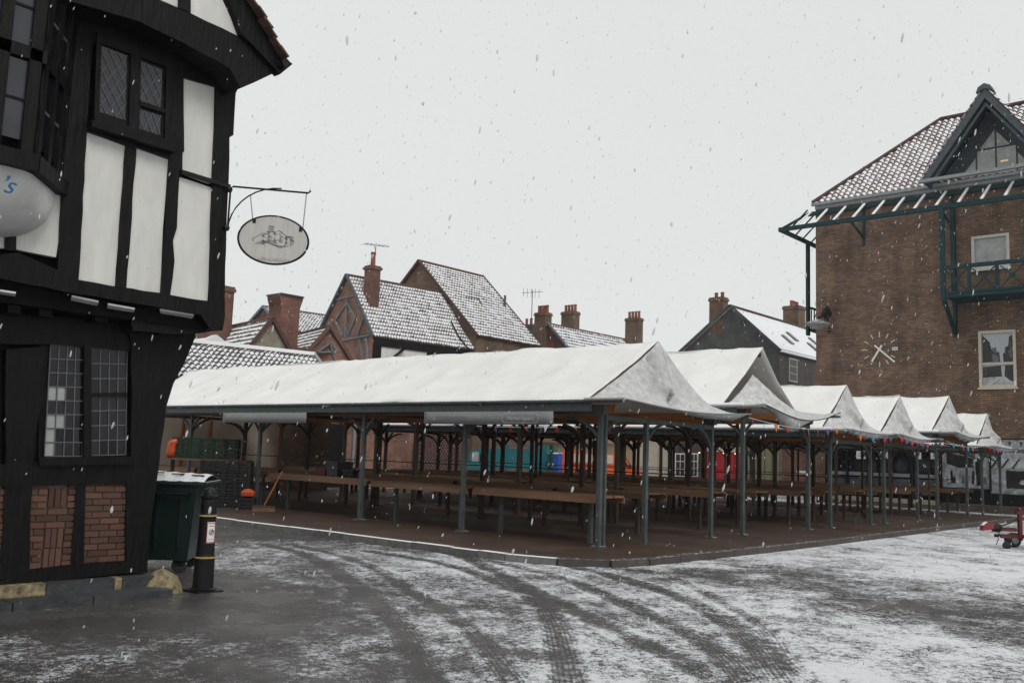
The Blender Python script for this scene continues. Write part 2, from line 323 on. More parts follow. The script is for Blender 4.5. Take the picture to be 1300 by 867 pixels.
# ------------------------------------------------------------------ ground
# thin wet snow on tarmac: attribute "cover" holds how much snow lies, the shader breaks its edge up
def ground_mat():
    m = bpy.data.materials.new('slushy_tarmac'); m.use_nodes = True; n = m.node_tree.nodes; l = m.node_tree.links; p = n['Principled BSDF']
    at = n.new('ShaderNodeAttribute'); at.attribute_name = 'cover'; tc = n.new('ShaderNodeTexCoord')
    def nz(sc, det, rough=.6):
        q = n.new('ShaderNodeTexNoise'); q.inputs['Scale'].default_value = sc; q.inputs['Detail'].default_value = det; q.inputs['Roughness'].default_value = rough; l.new(tc.outputs['Object'], q.inputs['Vector']); return q.outputs['Fac']
    def M(op, a, b=None):
        q = n.new('ShaderNodeMath'); q.operation = op
        for i, v in enumerate((a, b)):
            if v is None: continue
            if isinstance(v, (int, float)): q.inputs[i].default_value = v
            else: l.new(v, q.inputs[i])
        return q.outputs[0]
    a, b, c = nz(2.6, 8, .7), nz(15, 9, .78), nz(80, 4); d2 = nz(1.1, 8, .7)
    s = M('ADD', at.outputs['Fac'], M('MULTIPLY', M('SUBTRACT', a, .5), 1.1)); s = M('ADD', s, M('MULTIPLY', M('SUBTRACT', b, .5), 2.7)); s = M('ADD', s, M('MULTIPLY', M('SUBTRACT', c, .5), 2.1))
    mr = n.new('ShaderNodeMapRange'); mr.clamp = True; mr.inputs[1].default_value = .44; mr.inputs[2].default_value = .68
    tk = n.new('ShaderNodeAttribute'); tk.attribute_name = 'tread'; td = n.new('ShaderNodeAttribute'); td.attribute_name = 'across'
    ln = M('MULTIPLY', M('SINE', M('ADD', M('MULTIPLY', td.outputs['Fac'], 150.0), M('MULTIPLY', a, 1.5))), M('MULTIPLY', tk.outputs['Fac'], M('ADD', M('MULTIPLY', d2, 1.2), -.28)))
    s = M('ADD', s, M('MULTIPLY', ln, .34)); l.new(s, mr.inputs[0])
    rp = n.new('ShaderNodeValToRGB'); l.new(M('ADD', M('MULTIPLY', b, .5), M('ADD', M('MULTIPLY', c, .25), M('MULTIPLY', d2, .25))), rp.inputs[0]); rp.color_ramp.elements[0].position = .36; rp.color_ramp.elements[1].position = .64
    rp.color_ramp.elements[0].color = (.020, .0185, .018, 1); rp.color_ramp.elements[1].color = (.115, .108, .106, 1)
    mx = n.new('ShaderNodeMix'); mx.data_type = 'RGBA'; l.new(mr.outputs[0], mx.inputs[0]); l.new(rp.outputs[0], mx.inputs[6]); mx.inputs[7].default_value = (.70, .71, .735, 1)
    l.new(mx.outputs[2], p.inputs['Base Color'])
    rr = n.new('ShaderNodeMapRange'); rr.inputs[3].default_value = 0; rr.inputs[4].default_value = .6; l.new(mr.outputs[0], rr.inputs[0]); wv = n.new('ShaderNodeMapRange'); wv.inputs[1].default_value = .38; wv.inputs[2].default_value = .62; wv.inputs[3].default_value = .08; wv.inputs[4].default_value = .36; l.new(d2, wv.inputs[0]); l.new(M('ADD', wv.outputs[0], rr.outputs[0]), p.inputs['Roughness'])
    p.inputs['Specular IOR Level'].default_value = .42
    bp = n.new('ShaderNodeBump'); bp.inputs['Strength'].default_value = .75; bp.inputs['Distance'].default_value = .02
    l.new(M('ADD', M('ADD', M('MULTIPLY', mr.outputs[0], .6), M('MULTIPLY', c, .35)), M('MULTIPLY', b, .9)), bp.inputs['Height']); l.new(bp.outputs[0], p.inputs['Normal'])
    return m
GM = ground_mat()
def ground():
    na, nr = 620, 430
    A = np.linspace(math.radians(-62), math.radians(62), na); rr = np.exp(np.linspace(math.log(1.2), math.log(70), nr))
    h0 = math.atan2(SA, CA); AA, RR = np.meshgrid(A+h0, rr); X = CAM.x+RR*np.cos(AA); Y = CAM.y+RR*np.sin(AA)
    # control points of snow cover read from the photograph
    cps = [(60,830,.30),(120,845,.22),(200,790,.05),(300,760,-.05),(60,860,.35),(300,830,.30),(400,840,.36),(450,860,.34),(250,865,.2),(330,700,.42),(300,715,.30),(400,720,.30),(520,690,.42),(480,705,.36),(330,672,-.1),(290,668,-.1),(410,676,0),
           (350,800,.10),(420,770,.12),(450,745,.22),(530,720,.5),(600,712,.55),(620,740,.5),(560,760,.45),(600,800,.55),(620,850,.6),(700,740,.55),(760,850,.8),(740,810,.7),(800,850,.75),(850,845,.6),(880,820,.5),(780,760,.55),(640,702,.6),(760,716,.85),
           (850,718,.85),(900,700,.7),(960,706,.85),(1050,700,.78),(1100,690,.82),(1200,680,.85),(1280,700,.8),(900,728,.38),(1000,722,.4),(1050,745,.35),(1100,765,.3),(1180,775,.34),(1280,780,.4),(1000,780,.7),(960,760,.6),(1100,810,.75),(1050,850,.8),(1200,850,.72),(1280,840,.7),(1200,730,.8),(1150,715,.8),(1280,740,.75),(220,740,-.2),(100,800,-.1),(10,820,.3),(10,790,-.2)]
    P = np.array([(*onz(a, b), c+.03+(.10 if 280 < a < 620 and b < 800 and c > .05 else 0)) for a, b, c in cps])
    wsum = np.zeros_like(X); cv = np.zeros_like(X)
    for x, y, c in P:
        d0 = math.hypot(x-CAM.x, y-CAM.y); ww = 1/((((X-x)**2+(Y-y)**2)/(d0*d0)+.0006)**1.6); wsum += ww; cv += ww*c
    cv /= wsum
    far = np.clip((RR-24)/10, 0, 1); cv = cv*(1-far)+.72*far
    TK = np.zeros_like(X); TD = np.zeros_like(X)
    cv += (vnoise(X, Y, 1, .9)-.5)*.30+(vnoise(X, Y, 2, 2.7)-.5)*.30+(vnoise(X, Y, 4, 6.5)-.5)*.22-.03
    tracks = [([(330,690),(390,705),(440,735),(480,768),(515,805),(545,867),(560,900)], .24, .55), ([(380,693),(460,715),(540,762),(600,803),(655,867),(680,900)], .20, .45), ([(470,700),(560,715),(640,742),(682,762),(702,788),(711,815),(722,867),(728,900)], .24, .6),
              ([(470,690),(580,705),(680,752),(775,797),(850,832),(910,867),(950,895)], .24, .6), ([(600,702),(720,718),(815,742),(875,764),(925,790),(960,820),(982,850),(1005,880)], .30, .6), ([(560,700),(700,730),(800,770),(865,800),(915,830),(950,870)], .26, .45),
              ([(700,712),(860,728),(1000,742),(1150,762),(1300,785)], .35, .3), ([(860,735),(960,790),(1000,840),(1040,867),(1080,890)], .16, .35), ([(100,867),(250,815),(450,800),(640,867)], .15, .15), ([(560,867),(600,820),(640,780),(690,750)], .14, .2), ([(285,733),(340,745),(420,765),(500,800)], .03, -.30), ([(300,728),(380,738),(450,742)], .02, -.25)]
    for T, wd, st in tracks:
        wd *= 1.04 if wd > .1 else 1
        Q = [onz(*p) for p in T]
        # Catmull resample
        C = []
        for i in range(len(Q)-1):
            p0, p1, p2, p3 = (np.array(Q[max(0, min(len(Q)-1, i+k))]) for k in (-1, 0, 1, 2))
            for t in np.linspace(0, 1, 7)[:-1]: C.append(.5*((2*p1)+(-p0+p2)*t+(2*p0-5*p1+4*p2-p3)*t*t+(-p0+3*p1-3*p2+p3)*t**3))
        C.append(np.array(Q[-1])); D = np.full(X.shape, 1e9)
        for a, b in zip(C, C[1:]):
            d = b-a; L = d@d+1e-9; t = np.clip(((X-a[0])*d[0]+(Y-a[1])*d[1])/L, 0, 1); D = np.minimum(D, np.hypot(X-a[0]-t*d[0], Y-a[1]-t*d[1]))
        inn = 1/(1+np.exp((D-wd/2-.06*(vnoise(X, Y, 5, 4)-.5))/.030)); rim = np.exp(-((D-wd/2-.06)/.05)**2)
        u_ = inn*(st > .25); TD = np.where(u_ > TK, D, TD); TK = np.maximum(TK, u_); cv += -st*.60*inn+rim*.12*(st > .3)
    Z = -.1+np.clip(cv-.3, 0, .5)*.02+(vnoise(X, Y, 8, 4)-.5)*.006
    Z += 0.0
    v = np.stack([X, Y, Z], -1).reshape(-1, 3); idx = np.arange(na*nr).reshape(nr, na)
    f = np.stack([idx[:-1, :-1], idx[:-1, 1:], idx[1:, 1:], idx[1:, :-1]], -1).reshape(-1, 4)
    me = bpy.data.meshes.new('road'); me.vertices.add(len(v)); me.vertices.foreach_set('co', v.ravel())
    me.loops.add(f.size); me.loops.foreach_set('vertex_index', f[:, ::-1].ravel() if False else f.ravel()); me.polygons.add(len(f))
    me.polygons.foreach_set('loop_start', np.arange(0, f.size, 4)); me.polygons.foreach_set('loop_total', np.full(len(f), 4)); me.update(calc_edges=True)
    at = me.attributes.new('cover', 'FLOAT', 'POINT'); at.data.foreach_set('value', cv.ravel().astype(np.float32)); me.polygons.foreach_set('use_smooth', [True]*len(f)); me.materials.append(GM)
    for nm, ar in (('tread', TK), ('across', TD)): q = me.attributes.new(nm, 'FLOAT', 'POINT'); q.data.foreach_set('value', ar.ravel().astype(np.float32))
    o = bpy.data.objects.new('road', me); COL.objects.link(o); tag(o, 'wet tarmac with thin slushy snow and curved tyre tracks', kind='structure')
    b = MB(); b.face(((-400, -400, -.125), (500, -400, -.125), (500, 500, -.125), (-400, 500, -.125))); g = b.build('ground', GM); g['kind'] = 'structure'
    a2 = g.data.attributes.new('cover', 'FLOAT', 'POINT'); a2.data.foreach_set('value', [.6]*4)
ground()
# raised paved floor of the market with its kerb
kp = [(-2.72, 20.5), (-2.72, 8.3), (-2.60, 4.0), (-2.50, .6)] + [(-2.5+1.55*(1-math.cos(a)), .2-1.85*math.sin(a)) for a in np.linspace(.1, math.pi/2, 7)] + [(3.8, -1.75), (12, -1.6), (20, -1.45), (25.6, -1.35)]
fl = MB(); fl.prism(kp + [(25.6, 20.5)], 'z', -.12, 0.0)
pv = fl.build('market_pavement', PAVER, loc=(0, 0, 0)); tag(pv, kind='structure')
def along(path, step):
    out = []; pts = [Vector((*p, 0)) for p in path]; cur = pts[0]; i = 1
    while i < len(pts):
        seg = pts[i]-cur
        if seg.length <= step*.6: i += 1; continue
        nx = cur+seg.normalized()*min(step, seg.length); out.append((cur.copy(), nx)); cur = nx
    return out
nk = 0
for a, b in along(kp, .92):
    if nk > 290: break
    d = (b-a).normalized(); L = (b-a).length; nn = Vector((-d.y, d.x, 0)); j = R.uniform(-.006, .006); left = a.x < -2.3
    k = MB(); k.beam(a+d*.006-nn*.0+Vector((0, 0, -.045+j)), b-d*.006+Vector((0, 0, -.045+j)), .16, .13)
    k.build('kerb_stone', KERBS if left else KERBD, pv, bevel=.008); nk += 1

# ------------------------------------------------------------------ black and white timber house
H = empty('timber_house', (-9.6, .2, -.1), 'black timber framed house with cream plaster panels leaning over the corner', 'house')
YL, YU, YG = .22, -.20, -.62                 # ground floor, jettied floor and gable planes
def pp(pts, Y): return [ony(x, y, Y) for x, y in pts]
PWN = [0]
def pw(name, pts, Y, mt, th=.10, proud=0, parent=H, bevel=.006, jit=0):
    PWN[0] += 1; proud += .0023*(PWN[0] % 7)
    P = pp(pts, Y)
    if jit:
        Q = []
        for i in range(len(P)):
            (x0, z0), (x1, z1) = P[i], P[(i+1) % len(P)]; n = max(1, int(math.hypot(x1-x0, z1-z0)/.18))
            for k in range(n):
                t = k/n; Q.append((x0+(x1-x0)*t+(R.uniform(-jit, jit) if k else 0), z0+(z1-z0)*t+(R.uniform(-jit, jit) if k else 0)))
        P = Q
    m = MB(); m.prism(P, 'y', Y-proud, Y-proud+th); return m.build(name, mt, parent, bevel=bevel)
# carcass
xb = ony(182, 700, YL)[0]
MB().box((-22, YL+.06, -.12), (xb-.06, 7, 3.3)).build('ground_floor_wall', WALLB, H)
MB().box((-22, YU+.07, 2.95), (-8.33, 7.2, 6.3)).build('upper_floor_wall', WALLB, H)
MB().box((-22, YG+.10, 6.22), (-8.75, 7.2, 6.6)).build('gable_floor', WALLB, H)
# plinth stones and step
X0 = -12.5
def stone(x0, x1, z0, z1, mt, y0=.02, nm='plinth_stone'): MB().box((x0+.006, y0+R.uniform(-.01, .01), z0), (x1-.006, YL+.12, z1)).build(nm, mt, H, bevel=.02)
zt = .10
for a, b, mt in ((-12.6, -11.4, STONEY), (-11.4, -10.45, STONE), (-10.45, -9.75, STONEY), (-9.75, -9.02, STONE), (-9.02, -8.98+.05, STONEY), (-8.93, -8.55, STONE)):
    stone(a, b, -.11, zt, mt)
for k, (a, b) in enumerate(((-12.8, -11.9), (-11.9, -11.0), (-11.0, -10.2), (-10.2, -9.4), (-9.4, -8.5))):
    MB().box((a+.008, -.32, -.11), (b-.008, .03, -.02+R.uniform(-.006, .006))).build('step_stone', STONE, H, bevel=.03)
m = MB()
n = 10
for k in range(1):
    prof = [(.27, 0), (.25, .07), (.19, .17), (.10, .235), (.02, .25)]
    m.lathe((-8.42, .10, -.11), prof, 9)
for i, v in enumerate(m.v): v += Vector((pn(v.x*9, v.z*9), pn(v.y*9, v.z*7+3), pn(v.x*8, v.y*8)))*.08
m.build('corner_boulder', STONEY, H, bevel=.01)
# ground floor timbers
pw('sill_beam', [(-20, 744), (34, 722), (95, 715), (158, 711), (184, 711), (184, 726), (150, 727), (60, 737), (-20, 762)], YL, BLACKT, .14, .06, jit=.004)
pw('post', [(6, 444), (56, 440), (38, 600), (35, 724), (-2, 735), (4, 600)], YL, BLACKT, .12, .045, jit=.007)
pw('post', [(-60, 440), (-2, 440), (-8, 600), (-14, 740), (-70, 745)], YL, BLACKT, .12, .04)
pw('post', [(95, 610), (107, 610), (105, 713), (88, 715)], YL, BLACKT, .11, .03, jit=.005)
pw('middle_rail', [(-20, 590), (40, 586), (163, 584), (162, 612), (38, 616), (-20, 618)], YL, BLACKT, .12, .05, jit=.005)
pw('window_sill', [(44, 581), (164, 579), (164, 588), (44, 591)], YL, BLACKT, .12, .11)
pw('corner_post', [(156, 725), (158, 610), (163, 575), (164, 440), (160, 405), (248, 412), (246, 421), (244, 430), (231, 461), (217, 487), (208, 516), (201, 566), (196, 609), (188, 661), (184, 722)], YL, BLACKT, .2, .06, jit=.008)
pw('lintel_beam', [(-20, 395), (60, 402), (165, 411), (164, 446), (60, 437), (-20, 436)], YL, BLACKT, .12, .03, jit=.006)
# brick nogging, bricks laid one by one
bm_ = MB().box((-.5, -.5, -.5), (.5, .5, .5)).build('brick', BRK); BM = bm_.data; bpy.data.objects.remove(bm_)
def brick(x, z, wx, wz, y=YL+.005):
    o = bpy.data.objects.new('brick', BM); COL.objects.link(o); o.parent = H; o.location = Vector((x, y+R.uniform(-.006, .006), z))-wloc(H); o.scale = (wx, .07, wz); o.rotation_euler = (0, R.uniform(-.02, .02), 0)
def nog(pts, mode):
    P = pp(pts, YL); xs = [p[0] for p in P]; zs = [p[1] for p in P]; x0, x1, z0, z1 = min(xs), max(xs), min(zs), max(zs)
    MB().prism(P, 'y', YL+.012, YL+.09).build('mortar_bed', MORT, H)
    z = z0+.03; row = 0
    while z < z1-.02:
        h = .056
        blkd = mode == 1 and (int((z-z0)/.21) % 3 != 2)
        for ia, ib in (((x0, x0+.205), (x0+.415, x1)) if blkd else ((x0, x1),)):
            x = ia+.008-(row % 2)*.11
            while x < ib:
                wx = .205+R.uniform(-.012, .012); a, b = max(x, ia+.008), min(x+wx, ib-.004)
                if b-a > .03: brick((a+b)/2, z, b-a, h)
                x += wx+.012
        z += h+.014; row += 1
    if mode == 1:
        zz = z0+.03
        for blkz in range(12):
            zc = z0+.105+blkz*.21
            if blkz % 3 == 2 or zc+.1 > z1: continue
            for k in range(3): brick(x0+.245+k*.064, zc, .05, .195, YL-.004)
nog([(35, 613), (96, 611), (92, 714), (33, 722)], 1)
nog([(106, 611), (160, 609), (158, 711), (104, 714)], 0)
nog([(-30, 618), (6, 616), (2, 730), (-30, 735)], 0)
# ground floor leaded window
W = pw('window', [(52, 435), (164, 440), (163, 582), (50, 584)], YL, BLACKT, .05, -.03)
def frame_bar(nm, pts, Y, pr, mt=BLACKT, th=.05, par=W): return pw(nm, pts, Y, mt, th, pr, par, bevel=.003)
frame_bar('mullion', [(105, 437), (114, 438), (114, 582), (104, 582)], YL, .035)
def leaded(quad, nc, nr_, Y, par, pal=(), mt=GLASS):
    P = [Vector((*q, 0)) for q in pp(quad, Y)]     # tl tr br bl
    def bl(u, v): a = P[0].lerp(P[1], u); b = P[3].lerp(P[2], u); c = a.lerp(b, v); return c.x, c.y
    for i in range(nc):
        for j in range(nr_):
            u0, u1, v0, v1 = i/nc, (i+1)/nc, j/nr_, (j+1)/nr_; g = .004; tl = R.uniform(-.003, .003); tr = R.uniform(-.003, .003)
            q = [bl(u0, v0), bl(u1, v0), bl(u1, v1), bl(u0, v1)]
            m = MB(); ys = [Y+.0+tl, Y+tr, Y-tl, Y-tr]; m.face([(q[k][0], ys[k], q[k][1]) for k in (3, 2, 1, 0)])
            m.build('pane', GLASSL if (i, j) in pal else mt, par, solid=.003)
    m = MB()
    for i in range(nc+1): a, b = bl(i/nc, 0), bl(i/nc, 1); m.beam((a[0], Y-.006, a[1]), (b[0], Y-.006, b[1]), .011, .011)
    for j in range(nr_+1): a, b = bl(0, j/nr_), bl(1, j/nr_); m.beam((a[0], Y-.007, a[1]), (b[0], Y-.007, b[1]), .011, .011)
    m.build('lead_came', LEAD, par)
leaded([(64, 438), (106, 440), (104, 579), (56, 579)], 4, 8, YL+.01, W, {(0, 3), (1, 3), (0, 5), (0, 6), (1, 5), (0, 7)})  # listed panes are coloured pale, painting a bright reflection into the glass
leaded([(115, 442), (161, 444), (160, 499), (115, 500)], 4, 3, YL+.01, W)
leaded([(115, 503), (160, 502), (159, 577), (114, 578)], 4, 4, YL+.01, W)
frame_bar('transom', [(114, 499), (161, 498), (161, 504), (114, 504)], YL, .02)
# jetty: beam, joist ends and little plaster soffits
pw('jetty_beam', [(-20, 326), (18, 322), (97, 357), (262, 383), (281, 381), (281, 402), (278, 420), (262, 418), (250, 400), (203, 392), (97, 374), (-20, 352)], YU, BLACKT, .16, .07, jit=.008)
for a, b, c, d in (((91, 377), (125, 384), (121, 397), (88, 391)), ((137, 387), (171, 393), (168, 404), (134, 400)), ((203, 394), (246, 401), (240, 413), (205, 406)), ((0, 370), (20, 373), (18, 384), (0, 381))):
    pa, pb, pc, pd = ony(*a, -.24), ony(*b, -.24), ony(*c, .10), ony(*d, .10); m = MB(); m.face([(pd[0], .10, pd[1]), (pc[0], .10, pc[1]), (pb[0], -.24, pb[1]), (pa[0], -.24, pa[1])]); m.build('soffit_panel', PLAST, H, solid=.02)
for x in (20, 60, 130, 178, 195, 250):
    P = pp([(x-9, 372+x*.12), (x+9, 374+x*.12), (x+8, 396+x*.1), (x-8, 394+x*.1)], -.05); MB().prism(P, 'y', -.02, .3).build('joist', BLACKT, H, bevel=.01)
pw('bracket_head', [(160, 398), (250, 404), (277, 419), (247, 424), (215, 425), (165, 420)], -.02, BLACKT, .3, .06, jit=.006)
# upper floor plaster panels and timbers
for pts in ([(108, 167), (158, 186), (152, 270), (145, 364), (97, 355), (101, 260)], [(171, 188), (213, 201), (206, 290), (203, 372), (158, 366), (165, 280)],
            [(231, 88), (250, 94), (271, 104), (270, 170), (267, 233), (229, 218)], [(226, 225), (268, 239), (266, 310), (262, 384), (213, 376), (219, 330), (217, 305), (222, 290)],
            [(20, 250), (74, 240), (76, 252), (74, 300), (70, 327), (19, 317)], [(-30, 260), (6, 260), (4, 316), (-30, 312)]):
    pw('plaster_panel', pts, YU, PLAST, .08, .012, jit=.004)
up = [('corner_post', [(304, 104), (296, 120), (293, 173), (288, 176), (287, 231), (284, 300), (281, 400), (262, 398), (267, 233), (272, 104), (276, 92)]),
      ('post', [(158, 186), (171, 189), (158, 366), (145, 364)]), ('post', [(213, 201), (217, 90), (231, 86), (229, 218), (225, 228), (222, 290), (217, 306), (219, 332), (213, 378), (202, 374)]),
      ('post', [(92, 40), (116, 46), (108, 167), (97, 357), (70, 352), (76, 240)]), ('rail', [(212, 188), (231, 194), (230, 100), (272, 112), (272, 92), (100, 20), (96, 50), (120, 56), (118, 150), (108, 168), (212, 203)]),
      ('post', [(5, 262), (19, 262), (18, 320), (4, 318)])]
for nm, pts in up: pw(nm, pts, YU, BLACKT, .10, .045, jit=.006)
pw('iron_strap', [(226, 217), (288, 236), (288, 241), (226, 222)], YU, IRON, .03, .075)
# lattice window upstairs
W2 = pw('window', [(118, 46), (211, 80), (208, 192), (114, 160)], YU, BLACKT, .05, .06)
def lattice(quad, par, Y):
    P = [Vector((*q, 0)) for q in pp(quad, Y)]
    def bl(u, v): a = P[0].lerp(P[1], u); b = P[3].lerp(P[2], u); c = a.lerp(b, v); return (c.x, Y-.006, c.y)
    m = MB(); m.face([(P[k].x, Y, P[k].y) for k in (3, 2, 1, 0)]); m.build('pane', GLASSB, par, solid=.004)
    m = MB(); ht = (P[0]-P[3]).length/(P[0]-P[1]).length; nu = 3.0; nv = round(nu*ht/1.75)
    for k in range(-12, 16):
        for sgn in (1, -1):
            pts = []
            for t in np.linspace(0, 1, 41):
                v = t; u = (k/nu)+sgn*(v*nv/nu)
                if 0 <= u <= 1: pts.append(bl(u, v))
            if len(pts) > 1: m.beam(pts[0], pts[-1], .008, .008)
    m.build('lead_came', LEAD, par)
lattice([(124, 57), (161, 71), (159, 153), (122, 141)], W2, YU-.075)
lattice([(174, 76), (206, 89), (204, 142), (172, 132)], W2, YU-.075)
lattice([(172, 137), (204, 147), (203, 172), (171, 162)], W2, YU-.075)
for pts in ([(118, 46), (124, 50), (121, 150), (114, 160)], [(161, 64), (174, 69), (171, 174), (158, 169)], [(206, 80), (211, 82), (208, 190), (203, 186)], [(118, 44), (211, 78), (211, 90), (118, 57)], [(114, 148), (208, 180), (208, 192), (114, 162)], [(172, 131), (206, 142), (206, 147), (172, 137)]):
    frame_bar('window_frame', pts, YU, .10, par=W2, th=.06)
pw('window_sill', [(108, 156), (214, 190), (214, 197), (108, 164)], YU, BLACKT, .12, .15)
# gable above, on its own jetty
pw('gable_beam', [(170, -14), (205, 4), (240, 18), (300, 47), (346, 74), (366, 84), (304, 113), (290, 88), (232, 56), (170, 26)], YG, BLACKT, .5, .03, jit=.006)
pw('gable_beam', [(20, -60), (180, -8), (180, 30), (60, -5)], YG, BLACKT, .5, .03)
pw('plaster_panel', [(240, -60), (281, -2), (292, 22), (301, 46), (240, 17)], YG, PLAST, .1, .0)
pw('plaster_panel', [(190, -60), (226, -60), (225, 10), (204, 1), (190, -8)], YG, PLAST, .1, .0)
pw('gable_post', [(226, -60), (240, -60), (240, 18), (225, 12)], YG, BLACKT, .1, .03)
pw('bargeboard', [(278, -30), (300, -30), (349, 70), (366, 84), (350, 97), (318, 62), (301, 46)], YG, BLACKT, .12, .08)
xe, ze = ony(352, 74, -.72); sl_ = 1.10
def roofx(dx): return ze+dx*sl_
rm = MB()
rm.prism([(xe, ze-.05), (xe-3.9, roofx(3.9)-.05), (xe-3.9, roofx(3.9)+.04), (xe, ze+.04)], 'y', -.70, 7.4)
rm.prism([(xe-3.9, roofx(3.9)-.05), (xe-7.8, ze-.05), (xe-7.8, ze+.04), (xe-3.9, roofx(3.9)+.04)], 'y', -.70, 7.4)
rm.build('roof', TILEB, H)
tm = MB().box((-.08, -.10, -.012), (.08, .10, .012)).build('roof_tile', TILEB); TM = tm.data; bpy.data.objects.remove(tm)
for k in range(34):
    for r_ in range(3):
        o = bpy.data.objects.new('roof_tile', TM); COL.objects.link(o); o.parent = H; dx = k*.085+.0
        o.location = Vector((xe-dx+.02, -.74+r_*.19+R.uniform(-.02, .02), roofx(dx)+.05+R.uniform(-.008, .01)))-wloc(H); o.rotation_euler = (R.uniform(-.06, .06), math.atan(sl_)-.16+R.uniform(-.05, .05), R.uniform(-.06, .06))
MB().tube([(xe+.06, -.82, ze-.06), (xe+.06, 7.4, ze-.06)], .055, 8).build('gutter', IRON, H, smooth=True)
P = ony(280, 72, -.5)
fld = MB().lathe((P[0], -.56, P[1]), [(.05, .12), (.075, .04), (.08, -.02), (.06, -.04)], 12, 'y').build('flood_lamp', IRON, H, smooth=True)
MB().lathe((P[0], -.61, P[1]), [(.062, 0), (.05, -.012), (.01, -.018)], 12, 'y').build('lamp_glass', GLASSL, fld, smooth=True)
# oriel bay with coved plaster underside
bx = [(-10.12, YU), (-10.66, -.86), (-12.9, -.86), (-13.45, YU)]
def wallpanel(i, t0, t1, z0, z1, nm, mt, off=0, th=.05, par=H):
    a, b = Vector((*bx[i], 0)), Vector((*bx[i+1], 0)); d = (b-a); nn = Vector((d.y, -d.x, 0)).normalized()
    if nn.y > 0: nn = -nn
    p, q = a+d*t0+nn*off, a+d*t1+nn*off; m = MB(); p2, q2 = p-nn*th, q-nn*th
    m.prism([(p.x, p.y), (q.x, q.y), (q2.x, q2.y), (p2.x, p2.y)], 'z', z0, z1); return m.build(nm, mt, par, bevel=.003)
MB().prism([(-10.2, YU+.1), (-10.70, -.78), (-12.86, -.78), (-13.4, YU+.1)], 'z', 4.2, 6.35).build('oriel_bay', WALLB, H)
for z0, z1, off in ((4.14, 4.30, .10), (5.22, 5.34, .05), (6.12, 6.3, .06), (6.3, 6.42, .14)):
    for i in range(3): wallpanel(i, -.02, 1.02, z0, z1, 'bay_rail', BLACKT, off, .16)
for i, ts in ((0, (0, .16, .5, .86)), (1, (0, .13, .40, .62, .90)), (2, (0, .86))):
    for t in ts: wallpanel(i, t, t+(.10 if i != 1 else .05), 4.2, 6.2, 'bay_post', BLACKT, .05, .1)
for i, (a, b) in ((0, (.10, .52)), (0, (.56, .90)), (1, (.05, .14)), (1, (.18, .40)), (1, (.45, .62)), (1, (.67, .90))):
    for z0, z1 in ((4.42, 4.80), (4.82, 5.2), (5.36, 5.72), (5.75, 6.1)):
        pn_ = wallpanel(i, a, b, z0, z1, 'pane', GLASS if i == 0 else GLASSB, .012, .012)
for i in (0, 1):
    for z in (4.81, 5.735): wallpanel(i, .03, .95, z-.012, z+.012, 'glazing_bar', LEAD if i == 0 else BLACKT, .025, .02)
cv = MB(); G_ = []; nph, nth = 12, 40
def plan(t):
    L = [Vector((*p, 0)) for p in bx]; seg = [(L[i+1]-L[i]).length for i in range(3)]; tt = t*sum(seg)
    for i in range(3):
        if tt <= seg[i] or i == 2: return L[i].lerp(L[i+1], min(1, tt/seg[i]))
        tt -= seg[i]
for i in range(nph+1):
    ph = i/nph*math.pi/2; row = []
    for j in range(nth+1):
        t = j/nth; p = plan(t); e = Vector((-11.785+1.66*math.cos(math.pi*t), YU-.72*math.sin(math.pi*t)**.75, 0)); k = min(1, i/5); p = p.lerp(e, k)
        cx = -11.785; x = cx+(p.x-cx)*(.62+.38*math.cos(ph)**.9)*(1.0); y = YU+(p.y-YU)*math.cos(ph)**.8
        row.append((x, y-.01*pn(x*5, i), 4.17-.60*math.sin(ph)))
    G_.append(row)
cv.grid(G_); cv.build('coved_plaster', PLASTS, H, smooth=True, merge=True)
P = ony(9, 232, -.92)
Mx = Matrix.Translation((P[0], -.90, P[1]-.02)) @ Matrix.Rotation(math.radians(90+22), 4, 'X')
textmesh('blue_lettering', "\u2019s", .24, BLUEP, H, Mx, .35)

# ------------------------------------------------------------------ hanging sign
A0 = Vector((-8.14, -.27, 0)); ang = math.radians(-34.3); AD = Vector((math.cos(ang), math.sin(ang), 0))
d_s = lambda L: (A0+AD*L)
def zat(px, py, L):                          # height on the sign's own plane
    p = d_s(L); d = (p-Vector((CAM.x, CAM.y, 0))).dot(w(0, 1, 0)); return atd(px, py, d).z
SG = empty('hanging_sign', (A0.x, A0.y, 4.2), 'oval cream pub sign hanging from a curved black iron bracket', 'sign')
z1 = zat(290, 236, 0); z2 = zat(386, 245, .92); zb = zat(287, 292, 0)
MB().tube([d_s(.0)+Vector((0, 0, zb)), d_s(.0)+Vector((0, 0, z1-.03)), d_s(.03)+Vector((0, 0, z1-.005)), d_s(.92)+Vector((0, 0, z2)), d_s(.95)+Vector((0, 0, z2+.03))], .012, 7).build('bracket_arm', IRON, SG, smooth=True)
MB().tube([d_s(.60*(1-math.cos(t)))+Vector((0, 0, zb+(z2+.02-zb)*math.sin(t))) for t in np.linspace(0, math.pi/2, 10)], .009, 6).build('curved_brace', IRON, SG, smooth=True)
for z in (z1-.05, zb+.02): MB().lathe((A0.x-.02, A0.y, z), [(.035, -.03), (.045, 0), (.035, .03)], 8).build('wall_fixing', IRON, SG)
cz = zat(346, 305, .55); hw, hh = .415, .296; c0 = d_s(.545)+Vector((0, 0, cz)); nrm = AD.cross(Vector((0, 0, 1))).normalized()
if nrm.y > 0 and nrm.dot(Vector((CAM.x, CAM.y, 0))-c0) < 0: nrm = -nrm
if nrm.dot(CAM-c0) < 0: nrm = -nrm
zx = Vector((0, 0, 1))
def ov(a, k, off): return c0+AD*(math.cos(a)*hw*k)+zx*(math.sin(a)*hh*k)+nrm*off
m = MB(); N = 48
